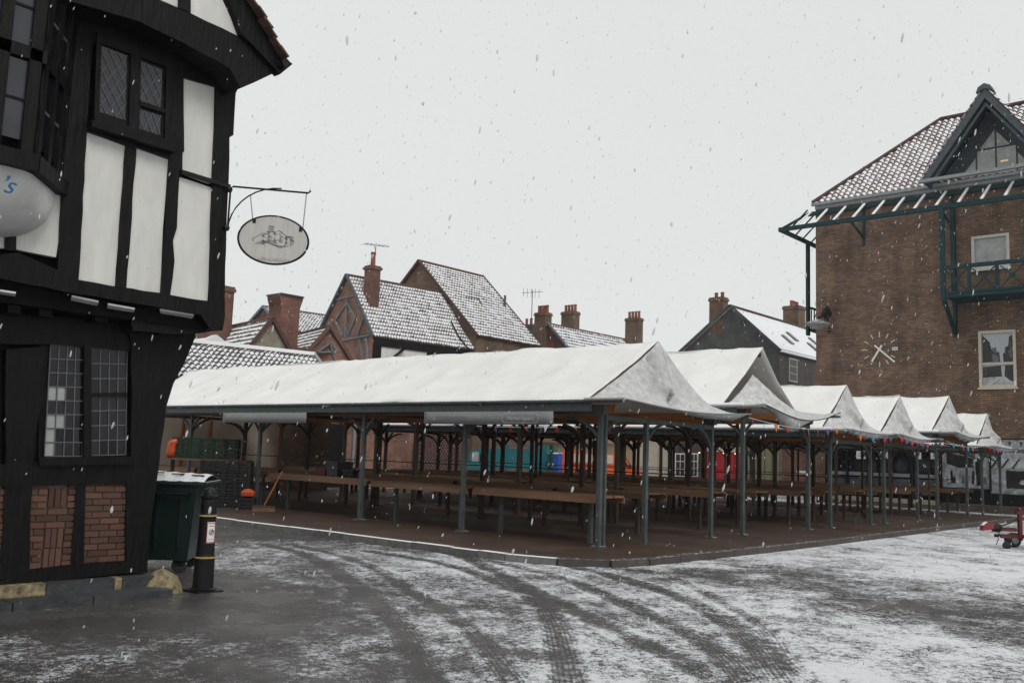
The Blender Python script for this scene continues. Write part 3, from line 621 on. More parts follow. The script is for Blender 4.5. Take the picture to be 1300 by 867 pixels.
F1 = [ov(2*math.pi*k/N, .97, .012) for k in range(N)]; F2 = [ov(2*math.pi*k/N, .97, -.012) for k in range(N)]
m.face(F1, [(p.z, 0) for p in F1]); m.face(F2[::-1], [(p.z, 0) for p in F2])
SIGNB = mat('weathered_sign_board', (.50, .48, .45), .6, .12, 4, .05, 20, stretch=(6, 6, .6))
m.build('sign_board', SIGNB, SG)
MB().tube([ov(2*math.pi*k/N, 1, 0) for k in range(N+1)], .014, 7, cap=False).build('sign_rim', IRON, SG, smooth=True)
def ink(pts, wd=.004, par=SG):
    m = MB()
    for a, b in zip(pts, pts[1:]): m.beam(c0+AD*a[0]+zx*a[1]+nrm*.0145, c0+AD*b[0]+zx*b[1]+nrm*.0145, wd, .002, up=nrm)
    return m
m = MB()
def st(pts, wd=.004):
    for a, b in zip(pts, pts[1:]): m.beam(c0+AD*a[0]*1.15+zx*a[1]*1.12+nrm*.0145, c0+AD*b[0]*1.15+zx*b[1]*1.12+nrm*.0145, .002, wd*1.15, up=nrm)
for k in range(5): st([(-.055+k*.012, .09), (-.055+k*.012, .15)], .011)
st([(-.075, .088), (.012, .088)], .006); st([(-.06, .15), (-.004, .15)], .004)
for k in range(70):      # loose pen hatching: a reclining pair of figures
    cx = R.choice((-.12, -.06, 0, .06, .12, .17)); cy = R.uniform(-.05, .05)+(.03 if abs(cx) < .1 else 0); a = R.uniform(-.9, .9); L = R.uniform(.015, .045); px_ = []
    for t in range(4): px_.append((cx+R.uniform(-.012, .012)+L*math.cos(a)*t/3, cy+L*math.sin(a)*t/3+.01*math.sin(t*1.5+k)))
    st(px_, .003)
st([(-.22, -.01), (-.15, .04), (-.10, .07), (-.06, .055)], .005); st([(-.215, -.0), (-.20, -.03)], .008)
st([(.05, .11), (.10, .075), (.16, .04), (.21, .0), (.20, -.04)], .005); st([(.03, .09), (.05, .11), (.07, .10)], .006)
for k in range(5): st([(-.19+k*.02, -.06), (-.12+k*.03, -.02+k*.004), (-.02+k*.02, -.05-k*.004), (.08+k*.02, -.085+k*.008)], .003)
for k in range(26): x = -.14+k*.0125; st([(x, -.235-.02*abs(x)), (x+R.uniform(-.008, .008), -.215+R.uniform(-.01, .025)-.0*abs(x))], .004)
m.build('pen_drawing', INK, SG)
for (ta, L0, z_) in ((2.25, .235, None), (.62, .90, None)):
    top = d_s(L0)+zx*((z2+.0 if L0 > .5 else zb+(z2+.02-zb)*math.sin(math.acos(1-L0/.60)))); bot = ov(ta, 1.0, 0)
    m = MB(); nl = max(4, int((top-bot).length/.03))
    for k in range(nl):
        a = top.lerp(bot, k/nl); b = top.lerp(bot, (k+1.15)/nl); s_ = .007 if k % 2 else .004
        m.tube([a, a.lerp(b, .5)+AD*s_, b], .0028, 5); m.tube([a, a.lerp(b, .5)-AD*s_, b], .0028, 5)
    m.build('chain', IRON, SG)
    q = ov(ta, .93, .016); MB().beam(q-(AD*.02), q+(AD*.02), .01, .05, up=zx).build('hanger_clip', IRON, SG)

# ------------------------------------------------------------------ bollard
bp_ = onz(257, 750); BO = empty('bollard', (bp_[0], bp_[1], -.1), 'black cast iron bollard with gold bands and a white notice beside the green bin', 'bollard')
kx = 1.13/1.10
prof = [(.140, 0), (.150, .03), (.118, .045), (.112, .38), (.118, .40), (.105, .42), (.094, .72), (.094, .84), (.10, .86), (.10, .88), (.092, .90), (.088, 1.02), (.082, 1.06), (.098, 1.075), (.10, 1.10), (.085, 1.115), (.078, 1.14), (.06, 1.175), (.03, 1.195), (.005, 1.20)]
MB().lathe((bp_[0], bp_[1], -.1), prof, 28).build('column', IRON, BO, smooth=False)
for z, r in ((.39, .122), (.87, .104)): MB().lathe((bp_[0], bp_[1], -.1+z), [(r-.006, -.011), (r, -.006), (r, .006), (r-.006, .011)], 28).build('gold_band', GOLD, BO, smooth=True)
MB().box((bp_[0]-.17, bp_[1]-.17, -.1), (bp_[0]+.17, bp_[1]+.17, -.082)).build('base_plate', IRON, BO)
ca = math.atan2(CAM.y-bp_[1], CAM.x-bp_[0])+.62
st_ = MB(); rows = []
for k in range(9): a = ca-.62+k*1.05/8; rows.append([(bp_[0]+.1035*math.cos(a), bp_[1]+.1035*math.sin(a), .46), (bp_[0]+.0985*math.cos(a), bp_[1]+.0985*math.sin(a), .70)])
st_.grid(rows); nt_ = st_.build('notice', WHITE, BO, solid=.002)
m = MB()
def arcp(a, z, off=.003): r = .1035-(z-.46)*.02+off; return (bp_[0]+r*math.cos(a), bp_[1]+r*math.sin(a), z)
a0, a1 = ca-.60, ca+.41
for A, B in (((a0, .47), (a0, .69)), ((a1, .47), (a1, .69))): m.beam(arcp(*A), arcp(*B), .006, .006)
for z in (.47, .69):
    for k in range(6): m.beam(arcp(a0+(a1-a0)*k/6, z), arcp(a0+(a1-a0)*(k+1)/6, z), .006, .006)
m.build('red_border', REDP, nt_)
m = MB(); cc = (a0+a1)/2
for k in range(12): t0, t1 = 2*math.pi*k/12, 2*math.pi*(k+1)/12; m.beam(arcp(cc+.28*math.cos(t0), .585+.03*math.sin(t0)), arcp(cc+.28*math.cos(t1), .585+.03*math.sin(t1)), .006, .006)
m.beam(arcp(cc-.12, .57), arcp(cc+.12, .60), .01, .012); m.beam(arcp(cc-.3, .655), arcp(cc+.3, .655), .004, .006); m.beam(arcp(cc-.3, .50), arcp(cc+.3, .50), .004, .005)
m.build('round_symbol', INK, nt_)

# ------------------------------------------------------------------ wheelie bin
bc = Vector((-7.55, 1.95, -.1)); BI = empty('wheelie_bin', bc, 'large dark green four wheeled bin with snow on its lid behind the house corner', 'bin')
MB_ = Matrix.Translation(bc) @ Matrix.Rotation(math.radians(-42), 4, 'Z')
def taper(m, a, b, z0, z1, t):
    (x0, y0), (x1, y1) = a, b; lo = [(x0+t, y0+t, z0), (x1-t, y0+t, z0), (x1-t, y1-t, z0), (x0+t, y1-t, z0)]; hi = [(x0, y0, z1), (x1, y0, z1), (x1, y1, z1), (x0, y1, z1)]
    m.face(lo[::-1]); m.face(hi)
    for i in range(4): j = (i+1) % 4; m.face((lo[i], lo[j], hi[j], hi[i]))
m = MB(MB_); taper(m, (-.68, -.48), (.60, .48), .17, 1.14, .07); m.build('body', BINP, BI, bevel=.03)
m = MB(MB_); m.box((-.71, -.51, 1.13), (.66, .51, 1.19)); m.box((-.70, -.50, 1.06), (.63, -.485, 1.14)); m.build('rim', BINP, BI, bevel=.012)
m = MB(MB_)
for k in range(4): m.box((-.5+k*.3, -.50, .35), (-.46+k*.3, -.455, 1.05))
m.build('rib', BINP, BI, bevel=.008)
m = MB(MB_); m.tube([(.10, -.50, 1.02), (.12, -.56, 1.04), (.50, -.56, 1.04), (.52, -.50, 1.02)], .018, 7); m.build('side_handle', IRON, BI)
m = MB(MB_); rows = []
for i in range(13):
    t = i/12; rows.append([(-.74+1.44*u, -.54+1.08*t, 1.20+.13*math.sin(math.pi*t)**.7*(1-.35*u)+.012*(j % 2)) for j, u in enumerate(np.linspace(0, 1, 15))])
m.grid(rows); m.build('lid', BINL, BI, solid=-.02, merge=True)
m = MB(MB_); m.box((-.74, -.54, 1.165), (.72, -.505, 1.205)); m.box((.685, -.54, 1.165), (.72, .54, 1.20)); m.build('lid_lip', BINL, BI, bevel=.01)
m = MB(MB_)
for k in range(4): m.prism([(-.3+k*.26, -.30), (-.12+k*.26, -.34), (-.16+k*.26, -.26)], 'z', 1.31-k*.012, 1.325-k*.012)
m.build('lid_vent', BINP, BI)
for x, y in ((-.5, -.34), (.42, -.34), (-.5, .34), (.42, .34)):
    m = MB(MB_); m.lathe((x, y, .10), [(.04, -.025), (.10, -.022), (.10, .022), (.04, .025)], 16, 'y'); wh = m.build('wheel', RUBB, BI, smooth=False)
    m = MB(MB_); m.box((x-.05, y-.035, .10), (x+.05, y+.035, .19)); m.build('caster_fork', IRON, BI)

# ------------------------------------------------------------------ market stalls
UPOS = [0, 3.48, 6.75, 10.95, 14.4, 18.0]; LEN = 18.4
ST = [  # x0, x1, ridge z, eave z, open gable?
    (0.0, 4.1, 4.04, 2.66, 0), (5.55, 9.1, 4.52, 2.92, 1), (10.5, 13.4, 3.95, 2.60, 0), (14.5, 17.5, 3.92, 2.64, 0), (19.5, 23.0, 4.28, 2.92, 0), (25.0, 27.6, 3.96, 2.62, 0)]
ORD = ['first', 'second', 'third', 'fourth', 'fifth', 'sixth']
def proto_mesh(mb, mt, nm, bevel=0):
    o = mb.build(nm, mt, None); me = o.data; bpy.data.objects.remove(o); return me
PM = {}
for key, mt, sz in (('steel', STEEL, .085), ('wood', WOODD, .10)):
    m = MB().box((-sz/2, -sz/2, 0), (sz/2, sz/2, 1)); PM[key] = proto_mesh(m, mt, 'post')
    m = MB().box((-.11, -.11, 0), (.11, .11, .025)); PM[key+'f'] = proto_mesh(m, mt, 'foot_plate')
    for ax in (0, 1):
        for sg in (1, -1):
            m = MB(); pts = []
            for t in np.linspace(0, math.pi/2, 7):
                o_, z_ = .78*(1-math.cos(t)), -.62+.62*math.sin(t); pts.append((sg*o_, 0, z_) if ax == 0 else (0, sg*o_, z_))
            m.tube(pts, .034 if key == 'steel' else .038, 6); PM[key, ax, sg] = proto_mesh(m, mt, 'brace')
            m = MB(); m.beam((0, 0, -.36), (sg*.36, 0, 0) if ax == 0 else (0, sg*.36, 0), .05, .05); PM[key, ax, sg, 's'] = proto_mesh(m, mt, 'brace')
m = MB().box((-.035, -.035, 0), (.035, .035, 1)); PM['thin'] = proto_mesh(m, WOODD, 'post')
def put(me, nm, parent, loc, scale=None):
    o = bpy.data.objects.new(nm, me); COL.objects.link(o); o.parent = parent; o.location = Vector(loc)-wloc(parent)
    if scale: o.scale = scale
    return o
def cz_prof(t, zr, ze, sag): return zr+(ze-zr)*t-sag*math.sin(math.pi*t)
for si, (x0, x1, zr, ze, opn) in enumerate(ST):
    dist = ('nearest the camera', 'with the open gable', 'with a pale kinked flap', 'with narrow flap before the brick facade', 'with ballooned flap', 'at the far end by the murals')[si]
    T = empty('market_stall', (x0, 0, 0), '%s snow covered canvas market stall row, %s' % (ORD[si], dist), 'market stall', 'canvas roofed market stall rows')
    xm = (x0+x1)/2; ub = ze-.24; ov_ = .38
    N_ = UPOS if si < 5 else UPOS[:4]; LN = N_[-1]+.4
    for u in N_:
        for x in (x0, x1):
            front = (u == 0) or (si == 0 and x == x0) or (si == 5)
            key = 'steel' if front else 'wood'
            put(PM[key], 'post', T, (x, u, 0), (1, 1, ub)); put(PM[key+'f'], 'foot_plate', T, (x, u, 0))
            sg = 1 if x == x0 else -1
            put(PM[key, 0, sg], 'brace', T, (x, u, ub-.06)); 
            put(PM[key, 1, 1], 'brace', T, (x, u, ub-.06))
            if u > 0: put(PM[key, 1, -1, 's'], 'brace', T, (x, u, ub-.04))
        MB().beam((x0, u, ub-.05+(.10 if u else 0)), (x1, u, ub-.05+(.10 if u else 0)), .07, .09).build('cross_beam', STEEL if u == 0 else WOODD, T)
        for sgn, xe_ in ((-1, x0-.3), (1, x1+.3)):
            if u > 0: MB().beam((xe_, u+.05, ze-.15), (xm, u+.05, zr-.24), .05, .08).build('rafter', WOODD, T)
    for u, u2 in zip(N_, N_[1:]):
        for x in ((x1,) if si == 0 else (x0, x1)):
            if R.random() < .55: continue
            put(PM['thin'], 'post', T, (x+(.0), (u+u2)/2+R.uniform(-.3, .3), 0), (1, 1, ub)); sg = 1 if R.random() < .5 else -1; put(PM['wood', 1, sg, 's'], 'brace', T, (x, (u+u2)/2, ub-.04))
    for x in ((x1-.1,) if si in (0, 2, 4) else ()):
        MB().tube([(x, .3, 1.32), (x, LN-.3, 1.30)], .014, 5).build('rail', IRON, T)
        MB().box((x-.03, .2, 1.92), (x+.03, LN-.2, 1.975)).build('rail', WOODD, T) if si % 2 else None
    if si == 0: put(PM['steel'], 'post', T, (.085, -.05, 0), (.62, .62, ub)); put(PM['steel'], 'post', T, (1.52, 0, 0), (1, 1, ub)); put(PM['steel', 0, 1], 'brace', T, (1.52, 0, ub-.06))
    for x in (x0, x1): MB().box((x-.06, -.1, ub), (x+.06, LN, ub+.17)).build('eave_beam', STEEL, T, bevel=.01)
    for x, s_ in ((x0-.30, -1), (x1+.30, 1)):
        MB().tube([(x+s_*.06, -.72, ze-.02), (x+s_*.06, LN, ze-.02)], .035, 8).build('eave_pole', STEEL if si == 0 else GUTTER, T, smooth=True)
        if si: MB().tube([(x+s_*.07, -.2, ze+.02), (x+s_*.07, LN, ze+.02)], .045, 8).build('snow_roll', SNOW, T, smooth=True)
        MB().box((x+s_*.02-.02, 0.0, ze-.20), (x+s_*.02+.02, LN, ze-.045)).build('gutter_board', STEEL, T)
    MB().beam((xm, .45, zr-.20), (xm, LN-.1, zr-.20), .09, .10).build('ridge_pole', WOODD, T)
    for x, z in ((x0+.16, ub+.06), (x1-.16, ub+.06), (x0+.6, ub+.16), (x1-.6, ub+.16)):
        MB().box((x-.02, .1, z-.07), (x+.02, LN-.1, z+.07)).build('fascia_board', WOODO, T)
    # canopy: two slopes, sagging between frames
    nu_, nt2 = 110, 12
    ufront = (.10, .38, .1, 0, .05, .1)[si]
    for side in (-1, 1):
        xe2 = (x0-ov_) if side < 0 else (x1+ov_); P_ = []
        for i in range(nu_+1):
            u = ufront+(LN-ufront)*i/nu_; fr = abs(math.sin(math.pi*u/1.75))**.6; row = []
            for j in range(nt2+1):
                t = j/nt2; z = cz_prof(t, zr-.02*fr, ze-.012*fr*(t > .99), .05+.07*fr)+.06*pn(u*1.1-t*2+si*9, t*3+side)+.035*pn(u*4-t*5, t*6+3); uu = u+(.04*math.sin(t*3) if i == 0 else 0)
                row.append((xm+(xe2-xm)*t, uu, z))
            P_.append(row if side > 0 else row[::-1])
        m = MB(); m.grid(P_); m.build('canopy', CANVAS, T, smooth=True, merge=True, solid=-.012)
    # front flap
    def vg(t):
        if t < .5: k = t/.5; return Vector((x0-ov_+(xm-x0+ov_)*k, ufront-.02, cz_prof(1-k, zr, ze, .07)-.02))
        k = (t-.5)/.5; return Vector((xm+(x1+ov_-xm)*k, ufront-.02, cz_prof(k, zr, ze, .07)-.02))
    drop = (0.10, .24, .05, .10, .12, .05)[si]
    def fe(t):
        return Vector((x0-ov_+(x1-x0+2*ov_)*t, (-.75, -.70, -.7, -.62, -.72, -.6)[si], ze+.02-drop*math.sin(math.pi*t)**1.2*1.0+(.06 if opn and t > .8 else 0)*(t-.8)*5))
    P_ = []; n1, n2_ = 110, 22
    for i in range(n1+1):
        t = i/n1; row = []
        if opn:
            a = vg(t); k = 1-abs(t-.3)/.3 if t < .3 else 1-(t-.3)/.7; a = Vector((x0-ov_+(x1-x0+2*ov_)*t, ufront-.06-.12*math.sin(math.pi*t), ze+.03+max(0, k)**1.5*.80))
            a.z = min(a.z, vg(t).z-.03)
        else: a = vg(t)
        b = fe(t)
        for j in range(n2_+1):
            s_ = j/n2_; p = a.lerp(b, s_); bow = math.sin(math.pi*s_)*(a.z-b.z)
            p.z -= bow*(.17 if not opn else .10); p.y += bow*.10
            fold = math.exp(-((t-.37-.05*s_-.06*s_*s_)/.022)**2)-1.1*math.exp(-((t-.415-.06*s_-.07*s_*s_)/.022)**2)
            p.y -= fold*.30*math.sin(math.pi*min(1, s_*1.15))*(1 if not opn else .5)*(a.z-b.z)/1.3; p.z += fold*.10*math.sin(math.pi*s_)*(a.z-b.z)/1.3+.03*pn(t*14+si*5, s_*6)*(1-s_*.3)+.05*pn(t*5+si*7, s_*3)*math.sin(math.pi*s_)
            row.append(p)
        P_.append(row)
    if not opn:
        fp = []
        for q in range(3, 20):
            s_ = q/22; t = .395+.075*s_-.13*s_**3; g = t*n1; i0 = int(g); pq = P_[i0][q].lerp(P_[i0+1][q], g-i0); fp.append(pq+Vector((0, -.02, -.005)))
        rf_ = [.012+.055*math.sin(math.pi*k/16)**.7 for k in range(17)]
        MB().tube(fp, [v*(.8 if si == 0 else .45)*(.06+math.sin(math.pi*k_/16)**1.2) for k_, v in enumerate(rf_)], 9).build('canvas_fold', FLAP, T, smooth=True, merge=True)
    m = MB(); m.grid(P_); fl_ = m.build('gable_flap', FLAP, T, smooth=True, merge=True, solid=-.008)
    # hanging valance under the front edge
    P_ = []
    for i in range(n1+1):
        t = i/n1; b = fe(t); dv = (.16*max(0, (t-.45)/.55)**.6 if si == 0 else .30*math.exp(-((t-.42)/.16)**2) if si == 1 else .12*math.sin(math.pi*t)+.05*math.sin(t*25)**2)*(1 if t > .02 else 0)
        if t > .93: dv *= (1-t)/.07
        P_.append([b+Vector((0, 0, 0)), b+Vector((0, .10+.03*math.sin(t*30), -dv*.6)), b+Vector((0, .22+.04*math.sin(t*22), -dv-.005))])
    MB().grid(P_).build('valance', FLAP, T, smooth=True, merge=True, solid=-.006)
    MB().tube([fe(t/20)+Vector((0, -.005, .0)) for t in range(21)], .012, 6).build('front_cord', IRON if si == 1 else GUTTER, T, smooth=True)
    if si == 0:
        for a in (-.4,): MB().tube([(a, -.80, ze+.02), (a, .1, ze+.02)], .028, 8).build('eave_pole', FRAMEG, T, smooth=True)

# counters: one per bay and side
PLK = proto_mesh(MB().box((-.085, 0, -.02), (.085, 1, .02)), WOODT, 'plank'); PLG = proto_mesh(MB().box((-.035, -.035, 0), (.035, .035, 1)), STEEL, 'leg'); PLW = proto_mesh(MB().box((-.04, -.04, 0), (.04, .04, 1)), WOODD, 'leg')
BAY = ['first', 'second', 'third', 'fourth', 'fifth']
for si, (x0, x1, zr, ze, opn) in enumerate(ST):
    for side, xc in ((0, x0+.62), (1, x1-.62)):
        for bi in range(5 if si < 5 else 3):
            u0, u1 = UPOS[bi]+(.95 if bi == 0 and (si, side) != (0, 0) else .12), UPOS[bi+1]-.05
            zt_ = .90+R.uniform(-.012, .012)
            T = empty('stall_counter', (xc, (u0+u1)/2, 0), 'plank counter, %s side of the %s stall row, %s bay from the front' % (('left', 'right')[side], ORD[si], BAY[bi]), 'counter', 'plank counters under the canopies')
            for k in range(4): put(PLK, 'plank', T, (xc-.27+k*.18, u0+R.uniform(-.03, .03), zt_+R.uniform(-.004, .004)), (1, u1-u0, 1))
            put(PLK, 'edge_board', T, (xc-.37, u0, zt_-.07), (.22, u1-u0, 2.6)); put(PLK, 'edge_board', T, (xc+.37, u0, zt_-.07), (.22, u1-u0, 2.6))
            for uu in (u0+.5, u1-.5):
                for dx in (-.02,): put(PLW if (si, side) != (0, 0) else PLG, 'leg', T, (xc+dx, uu, 0), (1, 1, zt_-.03))
                o = MB().beam((xc-.32, uu, zt_-.06), (xc+.32, uu, zt_-.06), .05, .06).build('bearer', WOODD, T)

# banners under the front eave
def banner(pxa, pxb, texty):
    ya, z0 = onx(pxa, 541, -.36); yb, _ = onx(pxb, 541, -.36)
    B = empty('banner', (-.36, (ya+yb)/2, 2.3), texty[0], 'banner', None)
    P_ = [[(-.36+.012*pn(y*2, z*3), y, 2.20+.26*z) for z in (0, .5, 1)] for y in np.linspace(ya, yb, 20)]
    MB().grid(P_).build('banner_cloth', VALANCE, B, smooth=True, merge=True, solid=.006)
    return B, ya, yb
B1, a, b = banner(538, 702, ('long grey market banner with white lettering under the nearest eave',))
INKW = mat('faded_white_lettering', (.48, .48, .48), .7, .1, 5, 0)
Mt = lambda y, z: Matrix.Translation((-.378, y, z)) @ Matrix.Rotation(-math.pi/2, 4, 'Z') @ Matrix.Rotation(math.pi/2, 4, 'X')
yc = onx(661, 530, -.36)[0]
textmesh('lettering', 'Market Square', .115, INKW, B1, Mt(yc, 2.325), 0, .002)
yb2 = onx(573, 530, -.36)[0]
textmesh('lettering', 'Welcome to the Market', .085, VALANCE if False else mat('faint_lettering', (.33, .33, .33), .7, .1, 5, 0), B1, Mt(yb2, 2.37), .2, .002)
m = MB(); hw_, hh_, r_ = .46, .085, .06; pts = []
for cx, cz_, a0_ in ((hw_-r_, hh_-r_, 0), (-hw_+r_, hh_-r_, 90), (-hw_+r_, -hh_+r_, 180), (hw_-r_, -hh_+r_, 270)):
    for k in range(5): a_ = math.radians(a0_+k*22.5); pts.append((-.382, yc+cx+r_*math.cos(a_), 2.325+cz_+r_*math.sin(a_)))
pts.append(pts[0]); m.tube(pts, .004, 4, cap=False); m.build('rounded_border', INKW, B1)
banner(282, 388, ('plain grey banner further along the nearest eave',))

# bunting
FC = [mat('flag_pink', (.45, .03, .13), .7, .1, 5, 0), mat('flag_orange', (.5, .16, .04), .7, .1, 5, 0), mat('flag_purple', (.10, .07, .22), .7, .1, 5, 0), mat('flag_blue', (.02, .27, .42), .7, .1, 5, 0), mat('flag_red', (.45, .02, .03), .7, .1, 5, 0)]
def bunting(p, q, n, label, sag=.12, nseg=1, sz=.095):
    p, q = Vector(p), Vector(q); B = empty('bunting', p, label, 'bunting'); d = (q-p)
    f = lambda t: p+d*t+Vector((0, .0, -sag*math.sin(math.pi*((t*nseg) % 1))))
    MB().tube([f(k/80*.9999) for k in range(81)], .006, 4).build('cord', WHITE, B)
    dn = d.normalized()
    for k in range(n):
        c = f((k+.5)/n*.9999); tw = R.uniform(-.5, .5); a = Vector((-dn.y, dn.x, 0))*tw*.08; h_ = sz*R.uniform(1.5, 2.0); sw = R.uniform(-.05, .05)
        m = MB(); m.face([c-dn*sz*.7-a, c+Vector((0, 0, -h_))+dn*sw, c+dn*sz*.7+a]); m.build('flag', FC[(k*3+k//4) % 5], B, solid=.003)
bunting((4.5, -.62, 2.62), (9.8, -.6, 2.62), 9, 'pink, orange and blue bunting strung beneath the second stall row', .12)
bunting((9.9, -.62, 2.58), (18.3, -.6, 2.55), 18, 'small coloured bunting strung beneath the third and fourth stall rows', .10, 2)
bunting((18.5, -.62, 2.6), (28, -.6, 2.6), 17, 'small coloured bunting strung beneath the far stall rows', .12, 2)
bunting((4.9, 3, 2.42), (4.9, 9, 2.42), 11, 'bunting deep between the first two stall rows', .06)

# ------------------------------------------------------------------ brick building with teal balcony
BX = 30.0; YA, YB = 8.72, -16
BD = empty('brick_building', (BX, 2, -.1), 'tall brown brick building with snowy red tiled roof and a wall clock', 'building')
def openwall(nm, mt, X0_, X1_, y0, y1, z0, z1, ops, par):
    m = MB(); ys = sorted({y0, y1, *[o[0] for o in ops], *[o[1] for o in ops]}); zs = sorted({z0, z1, *[o[2] for o in ops], *[o[3] for o in ops]})
    for a, b in zip(ys, ys[1:]):
        run = None
        for c, d in zip(zs, zs[1:]):
            cy, cz2 = (a+b)/2, (c+d)/2
            if not any(o[0] < cy < o[1] and o[2] < cz2 < o[3] for o in ops): m.box((X0_, a, c), (X1_, b, d))
    return m.build(nm, mt, par)
OPS = [(-.18, 1.31, 5.29, 7.80), (-.04, 1.50, 10.55, 12.08), (-9, 3.06, .25, 3.1), (3.12, 8.3, .1, 3.0), (-6.2, -4.6, 5.29, 7.8), (-6.2, -4.6, 10.55, 12.08)]
openwall('wall', BW1, BX, BX+.3, YB, YA, -.12, 14.6, OPS, BD)
MB().box((BX+.3, YB, -.12), (BX+11, YA, 14.6)).build('wall', BW1, BD)
MB().box((BX-.03, YB, 14.42), (BX-.002, YA+.02, 14.6)).build('eaves_board', GUTTER, BD)
MB().box((BX-.16, YB, 14.60), (BX-.002, YA+.16, 14.74)).build('gutter', GUTTER, BD, bevel=.02)
def tiled(nm, origin, xd, yd, poly, tw, th, mt, par, amp=.045, step=.035, M=None):
    """pantile courses over poly (in metres along xd and up yd)"""
    o, xd, yd = Vector(origin), Vector(xd).normalized(), Vector(yd).normalized(); nn = xd.cross(yd)
    if nn.z < 0: nn = -nn
    mxx = max(p[0] for p in poly); mnx = min(p[0] for p in poly); mxy = max(p[1] for p in poly); m = MB(M)
    sub = 4; nc = int((mxx-mnx)/tw)+1; nr2 = int(mxy/th)+1
    for r in range(nr2):
        for c in range(nc*sub):
            xa = mnx+c*tw/sub; xb2 = xa+tw/sub; ya, yb2 = r*th, (r+1)*th
            if not inpoly((xa+xb2)/2, (ya+yb2)/2, poly): continue
            ha, hb = amp*math.sin(2*math.pi*c/sub), amp*math.sin(2*math.pi*(c+1)/sub)
            j = 0.006*math.sin(r*12.9+c//sub*78.2)
            A = o+xd*xa+yd*ya+nn*(ha+step+j); B = o+xd*xb2+yd*ya+nn*(hb+step+j); C_ = o+xd*xb2+yd*yb2+nn*(hb); D_ = o+xd*xa+yd*yb2+nn*(ha)
            u0, u1 = c/sub, (c+1)/sub
            m.face((A, B, C_, D_), [(u0, r+.001), (u1, r+.001), (u1, r+.999), (u0, r+.999)])
            A2, B2 = A-nn*(step+.015), B-nn*(step+.015); m.face((A2, B2, B, A), [(u0, r+.001)]*4)
    return m.build(nm, mt, par, kind='stuff')
rz, rx0 = 19.7, 35.2; e0 = 14.72; ylast = 4.2
run = math.hypot(rx0-BX+.1, rz-e0)
tiled('roof_tiles', (BX-.1, YA+.1, e0), (0, -1, 0), (rx0-BX+.1, 0, rz-e0), [(0, 0), (YA+.1-YB, 0), (YA+.1-YB, run), (YA+.1-ylast, run)], .30, .34, TILEH, BD)
m = MB(); hp = [(BX-.1, YA+.1, e0), (rx0, ylast, rz), (BX+10.5, YA+.1, e0)]; m.face(hp); m.face([(rx0, ylast, rz), (rx0, YB, rz), (BX+10.5, YB, e0), (BX+10.5, YA+.1, e0)]); m.face([(BX-.1, YA+.1, e0-.02), (BX-.1, YB, e0-.02), (rx0, YB, rz-.02), (rx0, ylast, rz-.02)]); m.build('roof', TILEB, BD)
MB().tube([(BX-.1, YA+.1, e0+.06), (rx0, ylast, rz+.06), (rx0, YB, rz+.06)], .11, 7).build('ridge_tiles', mat('ridge_clay', (.06, .032, .03), .8, .3, 6, .3, snow=.05), BD)
MB().box((33.7, 6.9, 15), (34.5, 7.7, 17.45)).build('chimney', BW2, BD)
# gabled dormer
gy, gz = .45, 18.35; fy, fz = 3.15, 14.62; gx = 28.6
for sg in (1, -1):
    foot = Vector((gx, gy+sg*(fy-gy), fz)); apex = Vector((gx, gy, gz)); d = (apex-foot).normalized(); n_ = Vector((0, -d.z*sg, d.y*sg)); n_ = Vector((0, sg*abs(d.z), abs(d.y)))
    m = MB(); m.prism([(foot.y, foot.z), (apex.y, apex.z), (apex.y, apex.z-.46), (foot.y-sg*.30, foot.z)], 'x', gx, gx+.10); m.build('bargeboard', SLATEB, BD, bevel=.01)
    m = MB(); m.prism([(foot.y-sg*.42, foot.z+.02), (apex.y, apex.z-.60), (apex.y, apex.z-.78), (foot.y-sg*.56, foot.z+.02)], 'x', gx+.14, gx+.22); m.build('bargeboard', SLATEB, BD)
    L = (apex-foot).length
    tiled('roof_tiles', foot+Vector((-.05, sg*.06, -.02)), (1, 0, 0), d, [(0, 0), (7, 0), (7, L), (0, L)], .30, .34, TILEH, BD)
    m = MB(); m.face([foot+Vector((.08, 0, -.08)), foot+Vector((6.5, 0, -.08)), apex+Vector((6.5, 0, -.08)), apex+Vector((.08, 0, -.08))]); m.build('soffit', SLATEB, BD, solid=.04)
MB().prism([(gy-.34, gz-.18), (gy-.25, gz+.06), (gy, gz+.20), (gy+.25, gz+.06), (gy+.34, gz-.18), (gy, gz-.05)], 'x', gx-.06, gx+.6).build('apex_cap', SLATEB, BD, bevel=.02)
MB().prism([(fy-.2, 14.66), (gy, gz-.3), (2*gy-fy+.2, 14.66)], 'x', 30.05, 30.2).build('gable_boarding', SLATEB, BD)
DW = MB().prism([(2.0, 14.74), (gy+.0, 17.05), (2*gy-2.0, 14.74)], 'x', 29.98, 30.04).build('dormer_window', SLATEB, BD)
for pts in ([(1.93, 14.80), (1.23, 14.80), (1.23, 15.65)], [(1.15, 14.80), (.42, 14.80), (.42, 15.96), (1.15, 15.96)], [(.34, 14.80), (-.42, 14.80), (-.42, 15.96), (.34, 15.96)], [(-.5, 14.80), (-1.1, 14.8), (-.5, 15.6)], [(1.05, 16.05), (.42, 16.05), (.42, 16.85)], [(.34, 16.05), (-.2, 16.05), (.34, 16.75)]):
    MB().prism(pts, 'x', 29.95, 29.975).build('pane', GLASSL, DW)
MB().box((29.94, .20, 15.3), (29.946, -.10, 15.37)).build('ceiling_lamp', mat('warm_lamp', (.9, .6, .3), .5, .1, 3, 0, emit=(1, .62, .25, .35)), DW)
MB().box((28.55, -3.0, 14.52), (28.75, 3.3, 14.66)).build('dormer_gutter', GUTTER, BD, bevel=.02)
